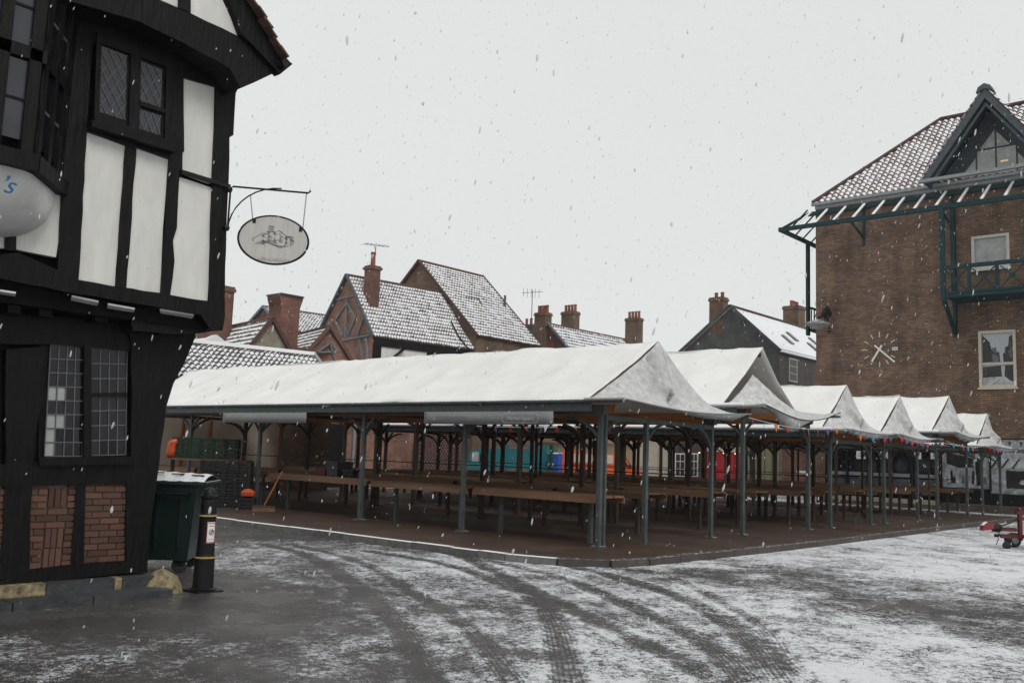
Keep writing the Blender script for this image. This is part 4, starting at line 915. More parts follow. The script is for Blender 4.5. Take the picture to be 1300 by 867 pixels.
# windows of the facade
def fwin(y0, y1, z0, z1, fm, panes, trans=None, nm='window'):
    Wd = MB().box((BX+.12, y0, z0), (BX+.16, y1, z1)).build(nm, WALLB, BD)
    t = .12
    for q in (((y0, z0), (y0+t, z1)), ((y1-t, z0), (y1, z1)), ((y0+t, z0), (y1-t, z0+t)), ((y0+t, z1-t), (y1-t, z1))):
        MB().box((BX-.03, q[0][0], q[0][1]), (BX+.13, q[1][0], q[1][1])).build('window_frame', fm, Wd, bevel=.008)
    MB().box((BX-.10, y0-.05, z0-.07), (BX+.05, y1+.05, z0-.004)).build('window_sill', fm, Wd, bevel=.01)
    MB().box((BX+.085, y0+t, z0+t), (BX+.10, y1-t, z1-t)).build('pane', panes, Wd)
    if trans: MB().box((BX+.0, y0+t, trans-.05), (BX+.12, y1-t, trans+.05)).build('transom', fm, Wd)
    return Wd
fwin(-.04, 1.50, 10.55, 12.08, FRAMEG, GLASSL); fwin(-6.2, -4.6, 10.55, 12.08, FRAMEG, GLASSL); fwin(-6.2, -4.6, 5.29, 7.8, FRAMEW, GLASSL, 6.3)
W3 = fwin(-.18, 1.31, 5.29, 7.80, FRAMEW, mat('print_sky_grey', (.40, .43, .46), .3, .05, 1, 0), 6.33)
# flat black and white street print in the window
GRY = {k: mat('print_grey_%s' % n2, (v, v*1.02, v*1.05), .35, .5, 3.5, 0) for k, n2, v in ((1, 'dark', .018), (2, 'mid', .10), (3, 'light', .42))}
def flat(pts, g, X_, par=W3): MB().prism(pts, 'x', X_, X_+.004).build('print', GRY[g], par)
flat([(1.17, 6.42), (1.17, 7.62), (.86, 7.28), (.82, 7.0), (.66, 6.86), (.50, 6.85), (.47, 6.42)], 1, BX+.078)
flat([(.80, 6.9), (.78, 7.05), (.62, 7.05), (.60, 6.75)], 2, BX+.072); flat([(.78, 6.45), (.78, 6.8), (.56, 6.7), (.50, 6.45)], 2, BX+.072)
flat([(-.05, 6.42), (-.05, 7.6), (.10, 7.5), (.14, 7.1), (.26, 7.05), (.28, 6.80), (.36, 6.8), (.34, 6.42)], 1, BX+.078); flat([(.02, 6.6), (.02, 7.3), (.08, 7.3), (.09, 6.6)], 2, BX+.072)
flat([(1.17, 5.75), (1.17, 6.20), (.45, 6.26), (.42, 5.78)], 1, BX+.078); flat([(-.05, 5.55), (-.05, 6.27), (.28, 6.27), (.32, 5.8), (.1, 5.6)], 1, BX+.078)
flat([(1.17, 5.42), (1.17, 5.74), (.42, 5.77), (.32, 5.78), (-.02, 5.46)], 3, BX+.080); flat([(.8, 5.42), (.84, 5.42), (.40, 5.76), (.38, 5.76)], 2, BX+.074)
# clock
CK = empty('wall_clock', (BX, 5.62, 7.2), 'white bar clock hands and hour marks fixed to the brown brick facade', 'clock')
ky, kz = onx(1116.5, 443.5, BX-.05)
for k in range(12):
    a = math.radians(k*30); r0, r1 = (.60, .82) if k % 3 else (.58, .84); wd_ = .05 if k != 3 else .16
    p = Vector((BX-.04, ky-math.sin(a)*r0, kz+math.cos(a)*r0)); q_ = Vector((BX-.04, ky-math.sin(a)*r1, kz+math.cos(a)*r1)); MB().beam(p, q_, .03, wd_, up=Vector((0, math.cos(a), math.sin(a)))).build('hour_mark', FRAMEG, CK)
for nm, dx, dy, tl, wd_ in (('minute_hand', 19, 17, .30, .075), ('hour_hand', -9.5, 15, .22, .085)):
    v = Vector((0, -dx, -dy)); L = v.length/27; v.normalize(); c = Vector((BX-.075, ky, kz)); MB().beam(c-v*tl, c+v*L, .02, wd_, up=Vector((0, v.z, -v.y))).build(nm, WHITE, CK)
MB().lathe((BX-.10, ky, kz), [(.05, 0), (.05, .1)], 12, 'x').build('hub', WHITE, CK)
# teal canopy frame and balcony
TF = empty('steel_canopy_frame', (28.4, 4, 13), 'teal steel frame with white snowy cross bars around the top of the brick building', 'canopy frame')
ox, oz, iz = 28.3, 13.18, 14.22; yo = 9.75
MB().box((ox-.07, YB, oz-.10), (ox+.07, yo, oz+.10)).build('outer_beam', TEAL, TF, bevel=.01)
MB().box((BX-.17, YB, iz-.12), (BX-.04, YA+.35, iz+.08)).build('inner_beam', TEAL, TF, bevel=.01)
MB().box((ox-.07, yo+.003, oz-.10), (34, yo+.13, oz+.10)).build('return_beam', TEAL, TF, bevel=.01)
MB().beam((ox, yo, oz+.02), (BX-.1, YA+.3, iz+.03), .09, .13).build('hip_bar', TEAL, TF)
y_ = 9.0; k = 0
while y_ > -15:
    MB().beam((ox+.05, y_, oz+.12), (BX-.12, min(y_, 8.9), iz+.10), .10, .06).build('cross_bar', SNOW, TF); y_ -= .93
for x in (29.2, 30.1, 31, 32): MB().beam((x, yo+.05, oz+.12), (x+.3, YA+.2, iz+.1), .10, .06).build('cross_bar', TEAL, TF)
for y in (6.3, 2.3, -6): m = MB(); m.beam((ox+.1, y, oz-.06), (BX-.02, y, oz-.55), .07, .10); m.box((BX-.07, y-.06, oz-.9), (BX-.01, y+.06, iz)); m.build('strut', TEAL, TF)
xcol = 30.2
for p in (1,):
    r = ray(1026, 360); t = (yo+.06-CAM.y)/r.y; xcol = CAM.x+t*r.x
MB().box((xcol-.12, yo+.0, 8.3), (xcol+.12, yo+.14, oz-.1)).build('column', TEAL, TF, bevel=.01)
SB = empty('side_balcony', (xcol, yo, 8.6), 'small teal balcony at the left corner of the brick building', 'balcony')
MB().box((xcol+.1, YA+.05, 8.5), (xcol+2.2, yo, 8.66)).build('floor', TEAL, SB)
for z in (9.75,): MB().box((xcol+.13, yo-.06, z-.05), (xcol+2.2, yo+.02, z+.05)).build('hand_rail', TEAL, SB)
for k in range(6): MB().beam((xcol+.2+k*.36, yo-.02, 8.66), (xcol+.2+k*.36, yo-.02, 9.7), .05, .05, up=(1, 0, 0)).build('baluster', TEAL, SB)
for k in range(3): MB().beam((xcol+.2+k*.7, yo-.02, 8.66), (xcol+.9+k*.7, yo-.02, 9.7), .03, .03).build('cross_brace', TEAL, SB)
BL = empty('balcony', (28.4, 0, 9.1), 'teal steel balcony with cross braced railing on the brick facade', 'balcony')
yl = 2.28
MB().box((ox-.08, yl-.14, 9.0), (ox+.10, yl+.04, oz-.1)).build('column', TEAL, BL, bevel=.01); MB().box((BX-.22, yl-.14, 9.0), (BX-.02, yl+.04, oz+.6)).build('column', TEAL, BL, bevel=.01)
MB().box((ox-.06, YB, 9.10), (BX-.02, yl-.16, 9.26)).build('floor', TEAL, BL); MB().box((ox-.07, YB, 10.36), (ox+.07, yl-.16, 10.52)).build('hand_rail', TEAL, BL)
MB().box((ox-.09, YB, 9.27), (ox+.05, yl-.16, 9.36)).build('bottom_rail', TEAL, BL)
y_ = yl-1.1
k = 0
while y_ > -10:
    MB().box((ox-.05, y_-.07, 9.36), (ox+.05, y_+.07, 10.36)).build('baluster', TEAL, BL)
    MB().beam((ox, y_+.1, 9.4), (ox, y_+.95, 10.3), .03, .05).build('cross_brace', TEAL, BL); MB().beam((ox+.03, y_+.95, 9.4), (ox+.03, y_+.1, 10.3), .03, .05).build('cross_brace', TEAL, BL)
    MB().lathe((ox-.03, y_+.52, 9.86), [(.10, 0), (.10, .05)], 10, 'x').build('rosette', TEAL, BL); y_ -= 1.1
for y in (yl-.05, -6): m = MB(); m.beam((ox, y, 9.1), (BX-.12, y, 7.75), .14, .16); m.beam((BX-.08, y, 9.1), (BX-.08, y, 7.6), .12, .14, up=(1, 0, 0)); m.build('bracket', TEAL, BL)
# corner lantern
ly, lz = onx(1046, 405, 29.3); LN_ = empty('wall_lantern', (29.6, ly, lz), 'black ornate wall lamp with a pale shade on the corner of the brick building', 'lamp')
m = MB(); m.tube([(29.98, ly, lz-.55), (29.75, ly, lz-.25), (29.8, ly, lz+.1), (29.4, ly, lz+.25), (28.9, ly+.1, lz-.0)], .05, 7); m.tube([(29.98, ly, lz+.3), (29.6, ly, lz+.35), (29.4, ly, lz+.1), (29.6, ly, lz-.1)], .04, 6); m.build('scroll_bracket', IRON, LN_, smooth=True)
for dx, dz in ((-.6, .1), (-.2, .35), (.15, .2)): m = MB(); m.lathe((29.9+dx, ly, lz+dz), [(.02, 0), (.12, .08), (.14, .2), (.07, .32), (.02, .42)], 10); m.build('finial', IRON, LN_)
m = MB(); m.lathe((28.9, ly+.15, lz-.55), [(.10, .0), (.55, .22), (.58, .30), (.2, .45), (.05, .5)], 18); m.build('lamp_shade', GLASSL, LN_, smooth=True)
# ground floor front: dark shopfront with four notices
SHX = BX+.18
SH = empty('shopfront', (BX, 5.7, 0), 'dark shopfront with white notices at the foot of the brick building', 'shopfront')
MB().box((SHX, 3.12, .1), (SHX+.1, 8.3, 3.0)).build('backing', WALLB, SH)
yy = np.linspace(3.16, 8.26, 6)
for a in yy: MB().box((SHX-.16, a-.05, .1), (SHX-.005, a+.05, 2.98)).build('mullion', IRON, SH)
for a, b in zip(yy, yy[1:]): 
    MB().box((SHX-.05, a+.06, 1.5), (SHX-.01, b-.06, 2.75)).build('pane', GLASS, SH)
    MB().box((SHX-.06, a+.06, 1.28), (SHX-.01, b-.06, 1.44)).build('rail', GUTTER, SH)
    MB().box((SHX-.05, a+.06, .5), (SHX-.01, b-.06, 1.2)).build('panel', GREY, SH)
MB().box((SHX-.2, 3.12, .1), (SHX-.0, 8.3, .30)).build('stall_riser', mat('pale_riser', (.38, .35, .27), .8, .2, 3, .2), SH)
for i, (px, dz) in enumerate(((1093, 0), (1121, 0), (1163, 0), (1188, 0))):
    y, z = onx(px, 577, SHX-.08); n_ = MB().box((SHX-.075, y-.22, z-.20), (SHX-.068, y+.22, z+.20)).build('notice', WHITE, SH)
    m = MB()
    for q in range(3): m.box((SHX-.079, y-.14+.02*q, z-.08+q*.07), (SHX-.076, y+.14-.02*q, z-.055+q*.07))
    m.build('printed_lines', INK, n_)
# murals
MU = [(1.02, 2.98, 0), (-1.10, .98, 1), (-3.3, -1.14, 2)]
for y0, y1, kd in MU:
    T = empty('mural_panel', (BX, (y0+y1)/2, 1), ('black and white mural of an old market street, left of the mural row', 'black and white mural of crowded market canopies at the right edge', 'black and white mural beyond the market canopies mural')[kd], 'mural', 'black and white market murals')
    bd = MB().box((BX+.05, y0, .25), (BX+.09, y1, 3.05)).build('board', mat('mural_grey_%s' % 'abc'[kd], (.30, .32, .34), .5, .65, 3.2, 0), T)
    MB().box((BX+.0, y0, .25), (BX+.048, y1, .92 if kd != 1 else .75)).build('black_panel', IRON, T)
    MB().box((BX-.04, y1-.05, .25), (BX+.046, y1+.02, 3.05)).build('frame_post', IRON, T)
    def fm(pts, g, dx=.003): MB().prism([(y1-(y1-y0)*a, .95+2.1*b) for a, b in pts], 'x', BX+.05-dx-.004, BX+.05-dx).build('print', GRY[g], T)
    if kd == 0:
        fm([(.03, .80), (.2, .90), (.45, .82), (.72, .70), (.72, .62), (.45, .70), (.14, .74)], 2); fm([(.12, .48), (.12, .72), (.45, .66), (.68, .6), (.68, .42), (.4, .40)], 1)
        for k in range(16): a = R.uniform(.05, .9); h_ = R.uniform(.12, .3); fm([(a, .08), (a+.03, .08+h_), (a+.06, .1+h_), (a+.08, .08)], R.choice((1, 1, 2, 3)), .008+k*.0005)
        fm([(.74, .05), (.72, .55), (.76, .62), (.83, .58), (.82, .05)], 1, .018); fm([(.78, .6), (.78, .98), (1, .98), (1, .55)], 3, .004); fm([(.86, .75), (.86, .88), (.89, .88), (.89, .75)], 1, .009)
    else:
        for k in range(5): a = .02+k*.2; fm([(a, .62), (a+.12, .62), (a-.02, .42), (a-.16 if a > .16 else 0, .42)], 3, .004+k*.0005); fm([(a+.12, .62), (a+.15, .62), (a+.02, .42), (a-.02, .42)], 1, .007)
        fm([(.55, .40), (.7, .66), (1, .7), (1, .40)], 3, .012); fm([(.3, .38), (1, .36), (1, .02), (.3, .02)], 1, .006)
        for k in range(14): a = R.uniform(.05, .9); fm([(a, .12), (a+.04, .2), (a+.08, .16), (a+.06, .1)], 3, .013+k*.0004)
        fm([(.0, .83), (1, .80), (1, .72), (0, .76)], 2, .005)
        for k in range(9): a = .04+k*.105; fm([(a, .96), (a+.06, .96), (a+.03, .86)], 1 if k % 2 else 3, .010)
MB().box((BX-.30, YB, -.12), (BX-.003, 3.06, .22)).build('plinth', mat('dark_plinth_brick', (.075, .055, .045), .85, .4, 5, .4), BD)
# red parasol edge and sign at the frame's edge
# ------------------------------------------------------------------ old town behind
def gabled(nm, o, rot, L, Wd_, z0, ze, zr, wm, tm_, par, tw=.32, th=.36, ry=None, over=.12, gm=None, verge=ZINC, ridge=True, tiles=True):
    """local x along ridge, y across; front eave at y=0"""
    M = Matrix.Translation((o[0], o[1], 0)) @ Matrix.Rotation(math.radians(rot), 4, 'Z'); ry = Wd_/2 if ry is None else ry
    m = MB(M); m.box((0, 0, z0), (L, Wd_, ze)); m.build('wall', wm, par)
    m = MB(M); m.prism([(0.02, ze), (Wd_-.02, ze), (ry, zr-.08)], 'x', .01, .25); m.build('gable', gm or wm, par); m = MB(M); m.prism([(0.02, ze), (Wd_-.02, ze), (ry, zr-.08)], 'x', L-.25, L-.01); m.build('gable', gm or wm, par)
    s = (zr-ze)/ry; yf = -.2; zf = ze+yf*s; run = math.hypot(ry-yf, zr-zf); s2 = (zr-ze)/(Wd_-ry); yb = Wd_+.2; zb_ = ze-.2*s2; run2 = math.hypot(yb-ry, zr-zb_)
    m = MB(M); m.face([(-over, yf, zf-.03), (L+over, yf, zf-.03), (L+over, ry, zr-.03), (-over, ry, zr-.03)]); m.face([(-over, ry, zr-.03), (L+over, ry, zr-.03), (L+over, yb, zb_-.03), (-over, yb, zb_-.03)]); m.build('roof', TILEB if tiles else SNOWR, par, solid=.06)
    if tiles:
        tiled('roof_tiles', (-over, yf, zf), (1, 0, 0), (0, ry-yf, zr-zf), [(0, 0), (L+2*over, 0), (L+2*over, run), (0, run)], tw, th, tm_, par, M=M, amp=.04, step=.04)
        tiled('roof_tiles', (-over, yb, zb_), (1, 0, 0), (0, ry-yb, zr-zb_), [(0, 0), (L+2*over, 0), (L+2*over, run2), (0, run2)], tw, th, tm_, par, M=M, amp=.04, step=.04)
    if ridge: m = MB(M); m.tube([(-over, ry, zr+.02), (L+over, ry, zr+.02)], .10, 7); m.build('ridge_tiles', TILEB, par)
    for xx in (-over-.05, L+over+.0):
        m = MB(M); m.beam((xx, yf, zf), (xx, ry, zr+.04), .12, .16); m.beam((xx, yb, zb_), (xx, ry, zr+.04), .12, .16); m.build('verge', verge, par)
    return M
def pots(M, x0, x1, y, z, n, par, h=.45):
    for k in range(n):
        x = x0+(x1-x0)*(k+.5)/n; m = MB(M); m.lathe((x, y, z), [(.13, 0), (.11, h*.8), (.14, h*.85), (.12, h)], 9); m.build('chimney_pot', mat('clay_pot', (.24, .07, .045), .8, .2, 5, .2) if 'clay_pot' not in bpy.data.materials else bpy.data.materials['clay_pot'], par)
def stack(M, x0, x1, y0, y1, z0, z1, par, mt=BW2, flare=.0, cap=True):
    m = MB(M); m.box((x0, y0, z0), (x1, y1, z1-.25)); 
    if cap: m.box((x0-.06-flare*.3, y0-.06-flare*.3, z1-.25), (x1+.06+flare*.3, y1+.06+flare*.3, z1-.1)); m.box((x0-.02, y0-.02, z1-.1), (x1+.02, y1+.02, z1))
    else: m.box((x0, y0, z1-.25), (x1, y1, z1))
    return m.build('chimney', mt, par)
I4 = Matrix.Identity(4)
def bldg(nm, loc, label, cat='house'): return empty(nm, (loc[0], loc[1], -.1), label, cat)
# long low shed roof behind the first stall row
TC = bldg('low_shed', (4, 21), 'long low building with snowy corrugated tiled roof behind the first stall row', 'building')
Mc = gabled('shed', (1.2, 20.2), -9.5, 7.4, 4.2, -.12, 4.05, 5.35, BW5, TILEC, TC, .21, .30, ry=2.0, verge=GUTTER)
m = MB(Mc); m.box((-.1, 1.9, 5.36), (7.5, 2.15, 5.50)); m.build('snowy_ridge', SNOW, TC)
# small gabled roof and big chimneys
TB = bldg('small_gabled_house', (8.9, 25), 'small house with a plain brown gable and snowy pantiles behind the low shed')
Mb = Matrix.Translation((8.85, 24, 0)) @ Matrix.Rotation(math.radians(-9.5), 4, 'Z') @ Matrix.Rotation(math.radians(90), 4, 'Z')
def gableY(par, ox_, oy_, rot, L, Wd_, ze, zr, wm, tm_, gm, z0=-.12, tw=.19, th=.26, verge=TILEB):
    # ridge runs away from the market: rotate the standard house by +90 degrees, so its gable end faces the stalls
    a = math.radians(rot+90); c = Vector((ox_, oy_)); xd = Vector((math.cos(a), math.sin(a))); yd = Vector((-math.sin(a), math.cos(a))); o_ = c-yd*(Wd_/2)
    return gabled('', (o_.x, o_.y), rot+90, L, Wd_, z0, ze, zr, wm, tm_, par, tw, th, gm=gm, verge=verge, over=.05)
gableY(TB, 8.86, 24.0, -9.5, 6.5, 1.9, 5.75, 7.08, BROWNR, TILER, BROWNR)
Mq = Matrix.Translation((9.0, 28.2, 0)) @ Matrix.Rotation(math.radians(-9.5), 4, 'Z')
T1 = bldg('lean_to_house', (8.0, 28.5), 'house end with a big plain brick chimney just right of the timber house')
MB().box((6.6, 27.4, -.12), (9.8, 31, 5.6)).build('wall', BROWNR, T1); stack(I4, *sorted((ony(266, 365, 27.6)[0], ony(298, 365, 27.6)[0])), 27.6, 28.6, 4, 8.85, T1, BW2, 0)
MB().prism([(6.3, 5.5), (8.2, 6.5), (10.0, 5.5)], 'y', 27.2, 31.2).build('roof', SNOWR, T1)
T2 = bldg('chimney_house', (10.6, 26), 'house end with a tall brick chimney flared at its top')
xa_, xb_ = ony(357, 375, 25.6)[0], ony(380, 375, 25.6)[0]
MB().box((9.9, 25.4, -.12), (12.2, 30, 6.2)).build('wall', BW2, T2)
zt2 = ony(368, 376, 25.6)[1]
m = MB(); pr = [(xa_-.05, 4.5), (xb_+.03, 4.5), (xb_, 6.6), (xb_+.02, zt2-.5), (xb_+.14, zt2-.15), (xb_+.16, zt2), (xa_-.14, zt2), (xa_-.12, zt2-.15), (xa_, zt2-.5), (xa_-.02, 7.4), (xa_-.1, 6.8)]
m.prism(pr[::-1], 'y', 25.5, 26.5); m.build('chimney', BW2, T2)
m = MB(); m.prism([(xa_-.16, zt2), (xb_+.18, zt2), (xb_+.14, zt2+.06), (xa_-.12, zt2+.06)], 'y', 25.42, 26.6); m.build('chimney_cap', GREY, T2)
TE = bldg('side_gabled_house', (13.1, 25.6), 'low brick gabled wing with snowy pantiles left of the timbered gable')
gableY(TE, 13.1, 25.5, -16, 7, 2.6, 5.75, 7.36, BW3, TILER, BW3)
m = MB(); y_e = 25.42
for a_, b_ in (((399, 449), (418, 436)), ((418, 436), (437, 455)), ((393, 447), (436, 447)), ((418, 436), (424, 456))):
    A, B = ony(*a_, y_e), ony(*b_, y_e); m.beam((A[0], y_e, A[1]), (B[0], y_e, B[1]), .06, .13, up=(0, 1, 0))
m.build('timber_brace', ZINC, TE)
TE2 = bldg('rear_house', (26, 46), 'white snowed roof glimpsed between the flared chimney and the timbered gable')
gabled('', (23.9, 44.9), -6, 9, 6.5, -.12, 9.9, 11.7, BW2, TILEG, TE2, .26, .34, ry=2.9)
# timber framed gable house
TFH = bldg('timber_gabled_house', (22.4, 33.3), 'old brick house with timber braced gable, snowy pantiles and black and white eaves wall')
ZR, ZE = 12.62, 8.72; KF = 1.3
def zf_(z): return 1.6+KF*(z-1.6)
Mf = gabled('', (22.35, 33.27), -6, 10.8, 6.5, -.12, ZE, ZR, BW5, TILER, TFH, .21, .33, ry=3.19, gm=BW3, verge=SLATEB)
def ft(nm, y0, z0_, y1, z1_, wd_=.13, x=-.04, mt=ZINC): m = MB(Mf); m.beam((x-.004*(nm == 'tie_beam'), y0*KF, zf_(z0_)), (x, y1*KF, zf_(z1_)), .07, wd_*KF, up=(1, 0, 0)); m.build(nm, mt, TFH)
ft('gable_post', 2.3, 7.0, 2.4, 8.9); ft('tie_beam', .1, 6.95, 4.6, 6.75, .26); ft('curved_brace', 1.0, 6.9, .35, 5.0, .2); ft('curved_brace', .4, 6.9, .1, 5.0, .2)
ft('curved_brace', 2.35, 8.7, 3.3, 7.9); ft('curved_brace', 3.3, 7.9, 2.6, 7.1); ft('curved_brace', 2.35, 8.7, 1.5, 7.9); ft('curved_brace', 1.5, 7.9, 2.1, 7.1); ft('collar', 1.5, 9.0, 3.3, 8.95, .1)
ft('curved_brace', 3.9, 7.9, 3.2, 6.9); ft('curved_brace', .7, 8.0, 1.3, 7.0)
m = MB(Mf); m.box((-.06, -.02, 4.6), (-.002, 6.5, ZE-.1)); m.build('gable_wall', BW3, TFH)
m = MB(Mf); m.box((.02, -.12, ZE-.80), (10.8, -.003, ZE-.18)); m.build('wall_plate', BLACKT, TFH)
m = MB(Mf); m.box((.02, -.04, 5), (10.8, -.002, ZE-.78)); m.build('plaster', PLAST, TFH)
for x0_, x1_ in ((-.02, .58), (4.1, 5.6), (7.0, 10.8)): m = MB(Mf); m.box((x0_, -.10, 5), (x1_, -.045, ZE-.79)); m.build('timber_panel', BLACKT, TFH)
m = MB(Mf); m.beam((.4, -.075, 6.5), (2.2, -.075, ZE-.78), .06, .58, up=(0, 1, 0)); m.build('knee_brace', BLACKT, TFH)
stack(Mf, .55, 1.3, 1.5, 2.2, 10.2, 13.2, TFH, BW2, .1)
m = MB(Mf); m.lathe((.92, 1.85, 13.2), [(.16, 0), (.14, .75), (.18, .8), (.16, .9)], 10); m.build('chimney_pot', mat('clay_pot', (.24, .07, .045), .8, .2, 5, .2), TFH)
m = MB(Mf); m.tube([(1.1, 1.9, 13.2), (1.1, 1.9, 14.7)], .025, 5); m.beam((.1, 1.7, 14.5), (2.2, 2.0, 14.7), .03, .03)
for k in range(6): m.beam((.25+k*.32, 1.45, 14.53+k*.03), (.25+k*.32, 2.3, 14.53+k*.03), .016, .016)
m.build('aerial', IRON, TFH)
m = MB(Mf); m.tube([(7.3, -.4, 8.4), (6.9, .4, 9.4), (6.95, 1.2, 10.4)], .05, 6); m.build('roof_cable', IRON, TFH)
# tall steep roof
TG = bldg('steep_roofed_house', (30.2, 34), 'tall house with a steep snowy pantiled roof and brown brick gable')
Mg = gabled('', (30.22, 32.1), 0, 6.4, 12.1, -.12, 9.6, 15.1, BW5, TILER, TG, .26, .34, ry=5.85, verge=TILEB)
m = MB(Mg); m.tube([(6.0, 3.0, 11.5), (6.0, 3.0, 13.3)], .09, 7); m.build('flue', GREY, TG)
TH = bldg('dark_chimney_house', (44, 41), 'low house with a dark pot topped chimney behind the steep roof')
y0_, y1_ = sorted((onx(660, 410, 44)[0], onx(677, 410, 44)[0])); za_ = onx(668, 412, 44)[1]
MB().box((43.6, 39.4, -.12), (50, 46, 10)).build('wall', GREY, TH); stack(I4, 44, 45.2, y0_, y1_, 8, za_, TH, GREY)
pots(Matrix.Translation((44.6, 0, 0)) @ Matrix.Rotation(math.pi/2, 4, 'Z'), y0_, y1_, 0, za_, 3, TH, .6)
# house with three chimneys
TI = bldg('three_chimney_house', (42, 35), 'long slated house with three pot topped brick chimneys on its snowy ridge')
gabled('', (42, 32.0), 0, 13, 7.2, -.12, 8.6, 11.95, BW2, TILEG, TI, .32, .4, ry=3.5)
stack(I4, 41.7, 42.5, 35.7, 36.8, 8, 12.9, TI, BW5); pots(Matrix.Translation((42.1, 0, 0)) @ Matrix.Rotation(math.pi/2, 4, 'Z'), 35.7, 36.8, 0, 12.9, 4, TI, .6)
stack(I4, 45.6, 46.4, 35.9, 37.2, 9, 13.55, TI, BW5); pots(Matrix.Translation((46.0, 0, 0)) @ Matrix.Rotation(math.pi/2, 4, 'Z'), 35.9, 37.2, 0, 13.55, 4, TI, .6)
stack(I4, 52, 52.8, 33.9, 35.2, 9, 13.75, TI, BW5); pots(Matrix.Translation((52.4, 0, 0)) @ Matrix.Rotation(math.pi/2, 4, 'Z'), 33.9, 35.2, 0, 13.75, 4, TI, .6)
m = MB(); m.tube([(41.8, 37.2, 12.5), (41.8, 37.2, 14.8)], .03, 5); m.beam((41.2, 37.8, 14.5), (42.4, 36.6, 14.7), .03, .03)
for k in range(5): m.beam((41.3+k*.22, 37.7-k*.22, 14.2), (41.3+k*.22, 37.7-k*.22, 14.9), .02, .02, up=(1, 0, 0))
m.build('aerial', IRON, TI)
# grey house on the right
TJ = bldg('grey_gabled_house', (40, 18), 'dark grey gabled house with snow white roof and roof windows beside the brick building')
gabled('', (40, 15.4), 0, 13, 7.1, -.12, 8.85, 11.75, BW4, TILEG, TJ, ry=3.3, gm=GREY, tiles=False, verge=GREY)
MB().box((39.94, 15.42, 3), (39.998, 22.48, 8.85)).build('render', GREY, TJ)
stack(I4, 40.0, 40.7, 19.3, 20.3, 10, 12.45, TJ, BW5); pots(Matrix.Translation((40.35, 0, 0)) @ Matrix.Rotation(math.pi/2, 4, 'Z'), 19.3, 20.2, 0, 12.45, 2, TJ, .35)
stack(I4, 50, 51.2, 18.6, 19.8, 10, 13.3, TJ, BW5); pots(I4, 50, 51.2, 19.2, 13.3, 4, TJ, .4)
sJ = (11.75-8.85)/3.3
for x, k in ((43.8, .8), (45.6, 1.3), (47.6, .7), (49.4, 1.4)):
    m = MB(); a_ = Vector((x, 15.4+k, 8.85+k*sJ+.05)); b_ = Vector((x, 15.4+k+.7, 8.85+(k+.7)*sJ+.05)); m.beam(a_, b_, .55, .06); m.build('roof_window', GLASSB, TJ)
y0w = 15.4
for x in (42.0, 46.6):
    Wj = MB().box((x-.6, y0w-.05, 6.9), (x+.6, y0w-.002, 8.4)).build('window', FRAMEG, TJ); 
    for i in range(2):
        for j in range(3): MB().box((x-.5+i*.52, y0w-.07, 7.0+j*.46), (x-.04+i*.52, y0w-.053, 7.4+j*.46)).build('pane', GLASS, Wj)
MB().box((40, 15.30, 8.6), (53, 15.38, 8.75)).build('gutter', GUTTER, TJ)
# street front beyond the stalls
def front(nm, label, pxa, pxb, mt, h, X_=40.0, cat='building', dep=6):
    ya, yb = onx(pxa, 600, X_)[0], onx(pxb, 600, X_)[0]; T = bldg(nm, (X_, (ya+yb)/2), label, cat); MB().box((X_, yb, -.12), (X_+dep, ya-.01, h)).build('wall', mt, T); return T, ya, yb
Ta, ya, yb = front('stone_building', 'tan stone fronted building behind the parked vans', 585, 812, TAN, 7.4, 40.5)
for k in range(8):
    y = yb+1.5+k*(ya-yb-2)/8; Wk = MB().box((40.46, y-.6, 3.7), (40.498, y+.6, 5.5)).build('window', FRAMEG, Ta); MB().box((40.44, y-.5, 3.8), (40.458, y+.5, 5.4)).build('pane', GLASS, Wk)
MB().box((40.3, yb, 2.7), (40.49, ya, 3.1)).build('fascia', TAN, Ta)
Tb, ya, yb = front('cream_building', 'cream rendered building with tall pale doors right of the orange van', 813, 852, CREAM, 7.0, 40.3)
for k in range(3): y = yb+.5+k*.95; MB().box((40.24, y-.4, 0), (40.298, y+.4, 2.5)).build('door', FRAMEW, Tb)
Tc, ya, yb = front('brick_shop', 'brown brick shop with white sash windows beyond the stalls', 853, 893, BW4, 7.2, 39.9)
for pxa, pxb in ((857, 870), (876, 886)):
    y1_, z1_ = onx(pxa, 575, 39.85); y0_, z0_ = onx(pxb, 605, 39.85); Wk = MB().box((39.85, y0_, z0_), (39.898, y1_, z1_)).build('window', WHITE, Tc)
    for i in range(2):
        for j in range(3):
            w_ = (y1_-y0_-.2)/2; h_ = (z1_-z0_-.2)/3; MB().box((39.83, y0_+.08+i*(w_+.04), z0_+.06+j*(h_+.04)), (39.848, y0_+.08+i*(w_+.04)+w_-.02, z0_+.06+j*(h_+.04)+h_-.02)).build('pane', GLASSB, Wk)
Td, ya, yb = front('red_shop', 'shop with bright red front and cream fascia beyond the stalls', 894, 946, BW4, 6, 39.6, 'shop', .3)
MB().box((39.5, yb+.1, .3), (39.59, ya-.1, 2.3)).build('shop_window', REDS, Td); MB().box((39.3, yb, 2.32), (39.58, ya, 2.75)).build('fascia', CREAM, Td)
for k in range(4): y = yb+.5+k*.85; MB().lathe((39.25, y, 2.2), [(.05, 0), (.05, .06)], 8).build('spot_lamp', mat('warm_bulb', (1, .6, .3), .5, .1, 3, 0, emit=(1, .6, .25, 3)) if 'warm_bulb' not in bpy.data.materials else bpy.data.materials['warm_bulb'], Td)
for k in range(5): y = yb+.15+k*(ya-yb-.3)/4; MB().box((39.44, y-.03, .3), (39.499, y+.03, 2.3)).build('mullion', REDP, Td)
Te, ya, yb = front('olive_shutters', 'tall olive green shutters beyond the stalls', 949, 991, OLIVE, 4, 39.2, 'shutters', .3)
